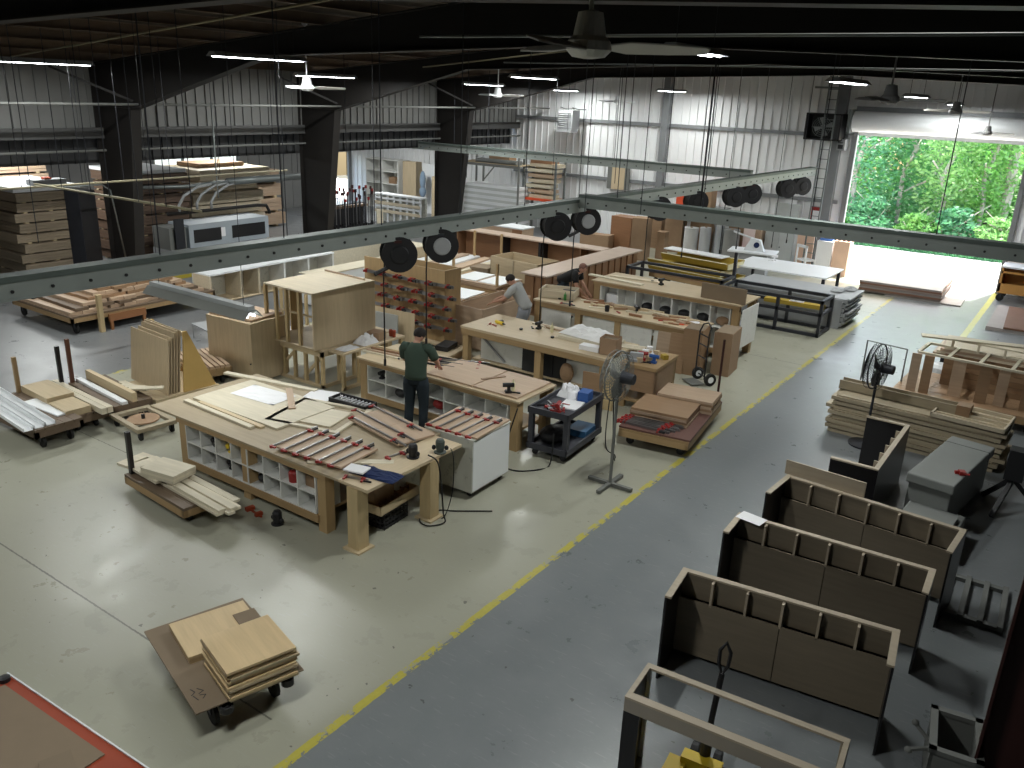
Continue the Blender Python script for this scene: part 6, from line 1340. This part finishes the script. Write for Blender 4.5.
solo('carton', B(-.5,.5,-.25,.25,0,.45), BROWN, 'brown carton on the top deck of the steel rack','box',(-20.3,28.4,2.682))
solo('tube_bundle', MB().cyl((-1.0,0,.08),(1.0,0,.08),.08,10).cyl((-.9,.17,.08),(1.1,.17,.08),.08,10), GREYD, 'grey tubes lying on the front of the steel rack deck','tubes',(-20.3,27.98,2.682))
t = thing('pallet_rack','pallet rack with an orange red beam in the left corner of the end wall','rack',(-18.6,28.9,0))
for x in (-.75,.75):
    for y in (-.35,.35): B(x-.035,x+.035,y-.035,y+.035,0,2.9).build('upright', GALV, t)
m = MB(); m.box(-.75,.75,-.39,-.33,1.34,1.44); m.box(-.75,.75,.33,.39,1.34,1.44); m.build('beam', ORRED, t); B(-.72,.72,-.33,.33,1.40,1.44).build('deck', PLY, t)
rnd = random.Random(6)
for i in range(7): solo('flat_board', B(-.55,.5+.04*i%3,-.3,.3,0,.13), [PLYP,VENEER,MAPLE][i%3], '%s flat bundle of the pile on the orange beamed pallet rack' % ordn(i,7),'boards',(-18.6+rnd.uniform(-.1,.1),28.9,1.442+.20*i),R(rnd.uniform(-6,6)))
for i in range(6): solo('spacer', B(-.4,.4,-.05,.05,0,.066), PINE, '%s spacer between the bundles on the orange beamed pallet rack' % ordn(i,6),'spacer',(-18.6,28.9,1.574+.20*i))
solo('carton', B(-.5,.5,-.28,.28,0,.30), CHERRYX, 'reddish brown carton on top of the pile on the orange beamed pallet rack','box',(-18.6,28.9,2.775))
t = thing('carton','orange red carton hung high at the end wall beside the far hose reels','box',(-12.4,29.2,0)); B(-.48,.48,-.25,.25,1.72,2.12).build('box_body', ORRED, t); B(.5,.85,-.25,.25,1.75,2.45).build('side_carton', CARD, t)
t = thing('wall_shelf','steel shelf bracketed to the end wall under the orange red carton','shelf',(-12.2,29.6,0)); B(-.9,1.0,-.7,.5,1.68,1.715).build('board', GREYP, t)
for x in (-.7,.8): MB().bar((x,.5,1.3),(x,-.5,1.68),.03,.04).build('bracket', GREYD, t)

# ------------------------------------------------------------------ people
def skin(name, V, E, m_, parent, levels=2):
    """V: name -> (x,y,z,rx,ry); E: chains of names; grows one smooth surface"""
    ks = list(V); ix = {k_:i for i,k_ in enumerate(ks)}
    bm = bmesh.new(); lay = bm.verts.layers.skin.verify()
    vs = [bm.verts.new(V[k_][:3]) for k_ in ks]
    for i,k_ in enumerate(ks): vs[i][lay].radius = (V[k_][3], V[k_][4]); vs[i][lay].use_root = (i == 0)
    for ch in E:
        for a,b in zip(ch, ch[1:]): bm.edges.new((vs[ix[a]],vs[ix[b]]))
    me = bpy.data.meshes.new(name); bm.to_mesh(me); bm.free(); me.materials.append(m_)
    o = bpy.data.objects.new(name, me); COL.objects.link(o); o.parent = parent
    md = o.modifiers.new('skin','SKIN'); md.use_smooth_shade = True; md.branch_smoothing = .6
    s_ = o.modifiers.new('smooth','SUBSURF'); s_.levels = levels; s_.render_levels = levels
    return o
def person(label, loc, rz, lean_a, head_yaw, head_pitch, hands, shirt, trousers, hair, H=1.76, bald=False, foot=.12, sleeve=.55):
    """faces +y; hands = wrist targets (right, left) in local metres"""
    t = thing('person', label, 'person', loc, rz); s = H/1.76
    Lr = Matrix.Translation((0,0,.95)) @ Matrix.Rotation(-lean_a,4,'X') @ Matrix.Translation((0,0,-.95))
    def U(x,y,z): return Lr @ Vector((x,y,z))
    off = Vector((0,-.18*math.sin(lean_a),0))
    P = {}
    def put(k_, v, rx, ry=None): v = Vector(v)+off*{'knee':0,'ankl':0,'toe_':0,'thig':.5,'hip_':.9}.get(k_[:4],1); P[k_] = (v.x*s,v.y*s,v.z*s,rx*s,(ry or rx)*s)
    put('pelvis',(0,0,.95),.128,.095); put('belly',U(0,0,1.10),.130,.095); put('chest',U(0,.0,1.28),.150,.10); put('yoke',U(0,-.01,1.41),.11,.06)
    put('neck',U(0,.005,1.475),.058); 
    nb = U(0,.015,1.49)
    Hm = Matrix.Translation(nb) @ Matrix.Rotation(head_yaw,4,'Z') @ Matrix.Rotation(-head_pitch,4,'X')
    def h_(x,y,z): return Hm @ Vector((x,y,z))
    put('skull',h_(0,.02,.07),.076,.088); put('brow',h_(0,.025,.14),.078,.092); put('crown',h_(0,.01,.195),.052,.06)
    put('nose',h_(0,.125,.075),.013); put('chin',h_(0,.085,.01),.032,.03); put('ear_r',h_(.086,.0,.085),.010,.026); put('ear_l',h_(-.086,.0,.085),.010,.026)
    E = [['pelvis','belly','chest','yoke','neck','skull','brow','crown'],['skull','nose'],['skull','chin'],['skull','ear_r'],['skull','ear_l']]
    for sd, k_ in ((1,'r'),(-1,'l')):
        sh = U(sd*.205,-.01,1.395); wr = Vector(hands[0 if sd == 1 else 1])-off
        d = wr-sh; ln = min(d.length,.55); d.normalize(); wr = sh+d*ln
        half = ln/2; bend = math.sqrt(max(.29**2-half**2,.0004)); side = Vector((sd*.6,-.4,-.7)); side = (side-d*side.dot(d)).normalized()
        el = sh+d*half+side*bend
        put('shoulder_'+k_,sh,.064,.060); put('elbow_'+k_,el,.046); put('wrist_'+k_,wr,.030,.026)
        fd = (wr-el).normalized(); fd = (fd+Vector((0,.25,-.2))).normalized(); ax = fd.cross(Vector((0,0,1))).normalized()
        pm = wr+fd*.07; put('palm_'+k_,pm,.036,.020)
        E.append(['yoke','shoulder_'+k_,'elbow_'+k_,'wrist_'+k_,'palm_'+k_])
        for q,(o_,l_) in enumerate(((-.030,.070),(-.010,.082),(.010,.078),(.029,.062))):
            a_ = pm+ax*o_+fd*.03; put('knuckle_%s%d'%(k_,q),a_,.0105); b_ = a_+fd*l_*.5+Vector((0,0,-.006)); put('joint_%s%d'%(k_,q),b_,.0092); c_ = b_+fd*l_*.42+Vector((0,0,-.02)); put('tip_%s%d'%(k_,q),c_,.0080)
            E.append(['palm_'+k_,'knuckle_%s%d'%(k_,q),'joint_%s%d'%(k_,q),'tip_%s%d'%(k_,q)])
        tb = wr+fd*.03-ax*.035*sd; put('thumb_%s0'%k_,tb,.0115); put('thumb_%s1'%k_,tb+fd*.035-ax*.018*sd,.0095); put('thumb_%s2'%k_,tb+fd*.062-ax*.02*sd+Vector((0,0,-.012)),.0085)
        E.append(['wrist_'+k_,'thumb_%s0'%k_,'thumb_%s1'%k_,'thumb_%s2'%k_])
        put('hip_'+k_,(sd*.09,0,.88),.090,.098); put('thigh_'+k_,(sd*.108,.015,.70),.086,.092); put('knee_'+k_,(sd*(foot-.005),.03,.49),.066); put('ankle_'+k_,(sd*foot,-.03,.09),.042); put('toe_'+k_,(sd*(foot+.02),.13,.038),.036,.030)
        E.append(['pelvis','hip_'+k_,'thigh_'+k_,'knee_'+k_,'ankle_'+k_,'toe_'+k_])
    skin('body', P, E, SKIN, t)
    def ring(m, rings, n=16):
        """closed loft through elliptical rings (centre, half width, half depth, side axis, front axis)"""
        vs = []
        for c_, a_, b_, ax_, ay_ in rings:
            vs += [(c_+ax_*(a_*math.cos(2*PI*i/n))+ay_*(b_*math.sin(2*PI*i/n)))*s for i in range(n)]
        fs = [(j*n+i, j*n+(i+1)%n, (j+1)*n+(i+1)%n, (j+1)*n+i) for j in range(len(rings)-1) for i in range(n)]
        return m.add(vs, fs+[tuple(range(n-1,-1,-1)), tuple((len(rings)-1)*n+i for i in range(n))])
    X_ = Vector((1,0,0)); Y_ = Vector((0,1,0)); YL = Lr.to_3x3() @ Y_
    def limb(m, pts, n=12):
        pts = [(Vector(p), r_) for p, r_ in pts]; rs = []
        for i, (p, r_) in enumerate(pts):
            d = (pts[min(i+1,len(pts)-1)][0]-pts[max(i-1,0)][0]).normalized(); ax_ = d.cross(Vector((.2,.97,.1))).normalized(); rs.append((p, r_, r_, ax_, d.cross(ax_)))
        return ring(m, rs, n)
    def w_(k_): return Vector(P[k_][:3])/s
    m = MB(); ym = (Y_+YL).normalized()
    ring(m, [(Vector((0,0,.90))+off,.176,.135,X_,ym),(Vector((0,0,.97))+off,.176,.134,X_,ym),(U(0,0,1.08)+off,.172,.130,X_,YL),(U(0,0,1.18)+off,.182,.134,X_,YL),(U(0,0,1.30)+off,.202,.134,X_,YL),(U(0,-.005,1.385)+off,.196,.112,X_,YL),(U(0,-.01,1.435)+off,.135,.086,X_,YL),(U(0,-.005,1.472)+off,.074,.070,X_,YL)])
    for k_ in ('r','l'):
        a_, b_ = w_('shoulder_'+k_), w_('elbow_'+k_); y_ = U(0,-.01,1.37)+off
        limb(m, [(a_.lerp(y_,.45),.075),(a_.lerp(y_,.08),.082),(a_.lerp(b_,.2),.080),(a_.lerp(b_,.5),.074),(a_.lerp(b_,sleeve+.2),.072)])
    m.build('shirt', shirt, t, smooth=True)
    m = MB()
    ring(m, [(Vector((0,0,.985))+off*.9,.166,.124,X_,Y_),(Vector((0,0,.91))+off*.7,.176,.130,X_,Y_),(Vector((0,0,.84))+off*.6,.172,.126,X_,Y_),(Vector((0,0,.79))+off*.5,.10,.09,X_,Y_)])
    for k_ in ('r','l'):
        h0 = w_('hip_'+k_); q = w_('ankle_'+k_)
        limb(m, [(h0+Vector((0,0,.02)),.106),(h0.lerp(w_('thigh_'+k_),.5),.110),(w_('thigh_'+k_),.102),(w_('knee_'+k_),.080),(w_('knee_'+k_).lerp(q,.5),.072),(q+Vector((0,0,-.025)),.070)])
    m.build('trousers', trousers, t, smooth=True)
    for k_ in ('r','l'):
        q = P['toe_'+k_]; a_ = P['ankle_'+k_]
        skin('shoe', {'heel':(a_[0],a_[1]-.03,.045,.046,.044),'mid':(a_[0],a_[1]+.06,.046,.048,.045),'toe':(q[0],q[1]+.02,.040,.044,.036)}, [['heel','mid','toe']], BLACK, t)
    for sd in (-1,1):
        e = (h_(sd*.032,.103,.105)+off)*s; MB().ell(e,(.011*s,.008*s,.008*s),None,8,6).build('eye', BLACK, t, smooth=True)
    hm_ = MB(); vs = []; nu, nv = 18, 9; base = len(hm_.v)
    for j in range(nv+1):
        th = PI*.66*j/nv
        for i in range(nu):
            ph = 2*PI*i/nu; fr_ = math.sin(ph); lim = 1.0 if fr_ < .35 else .62
            tt = th*lim; r0 = (.092,.108,.105) if not bald else (.087,.103,.100)
            p_ = h_(r0[0]*math.sin(tt)*math.cos(ph), .015+r0[1]*math.sin(tt)*math.sin(ph), .115+r0[2]*math.cos(tt)); hm_.v.append(tuple((p_+off)*s))
    hm_.f += [(j*nu+i,(j+1)*nu+i,(j+1)*nu+(i+1)%nu,j*nu+(i+1)%nu) for j in range(nv) for i in range(nu)]
    hm_.f.append(tuple(nv*nu+i for i in range(nu)))
    hm_.build('hair', hair, t, smooth=True)
    return t
person('person in a green shirt and dark jeans standing at the second workbench',(-8.70,9.92,0),R(24),R(6),R(-30),R(22),((.26,.42,.98),(-.16,.42,.98)),GREENT,JEAN,HAIR,1.86)
person('person in a light grey shirt bending over the tan plywood carcass behind the third workbench',(-10.12,15.05,0),R(105),R(32),R(-6),R(30),((.18,.62,.98),(-.16,.60,.97)),GREYT,JEANL,HAIR,1.84)
person('person in a black shirt bending low in front of the slatted cherry counter',(-10.72,18.0,0),R(-75),R(60),R(0),R(10),((.22,.50,.72),(-.22,.45,.70)),BLACKT,JEAN,HAIRP,1.84,True)

t = thing('fire_extinguisher','red fire extinguisher hung low beside the first column','fire extinguisher',(-20.55,11.12,.45)); MB().lathe([(.02,0),(.08,.01),(.085,.05),(.085,.42),(.05,.50),(.03,.52)],None,14).build('cylinder_body', RED, t, smooth=False); MB().cyl((0,0,.52),(0,0,.58),.02,8).bar((0,0,.57),(.1,0,.6),.02,.02).build('valve', BLACK, t); MB().hose([(0,.03,.56),(.08,.06,.5),(.09,.07,.2)],.012).build('nozzle_hose', RUBBER, t)
t = thing('black_box','tall black box filling the dark area beside the first column','electrical cabinet',(-20.98,11.3,0)); B(-.35,.35,-.2,.2,0,2.75).build('cabinet_body', BLACK, t); B(-.33,.33,-.215,-.2,.1,2.7).build('door', DSTEEL, t)  # plain black box added to fill the dark area beside the column
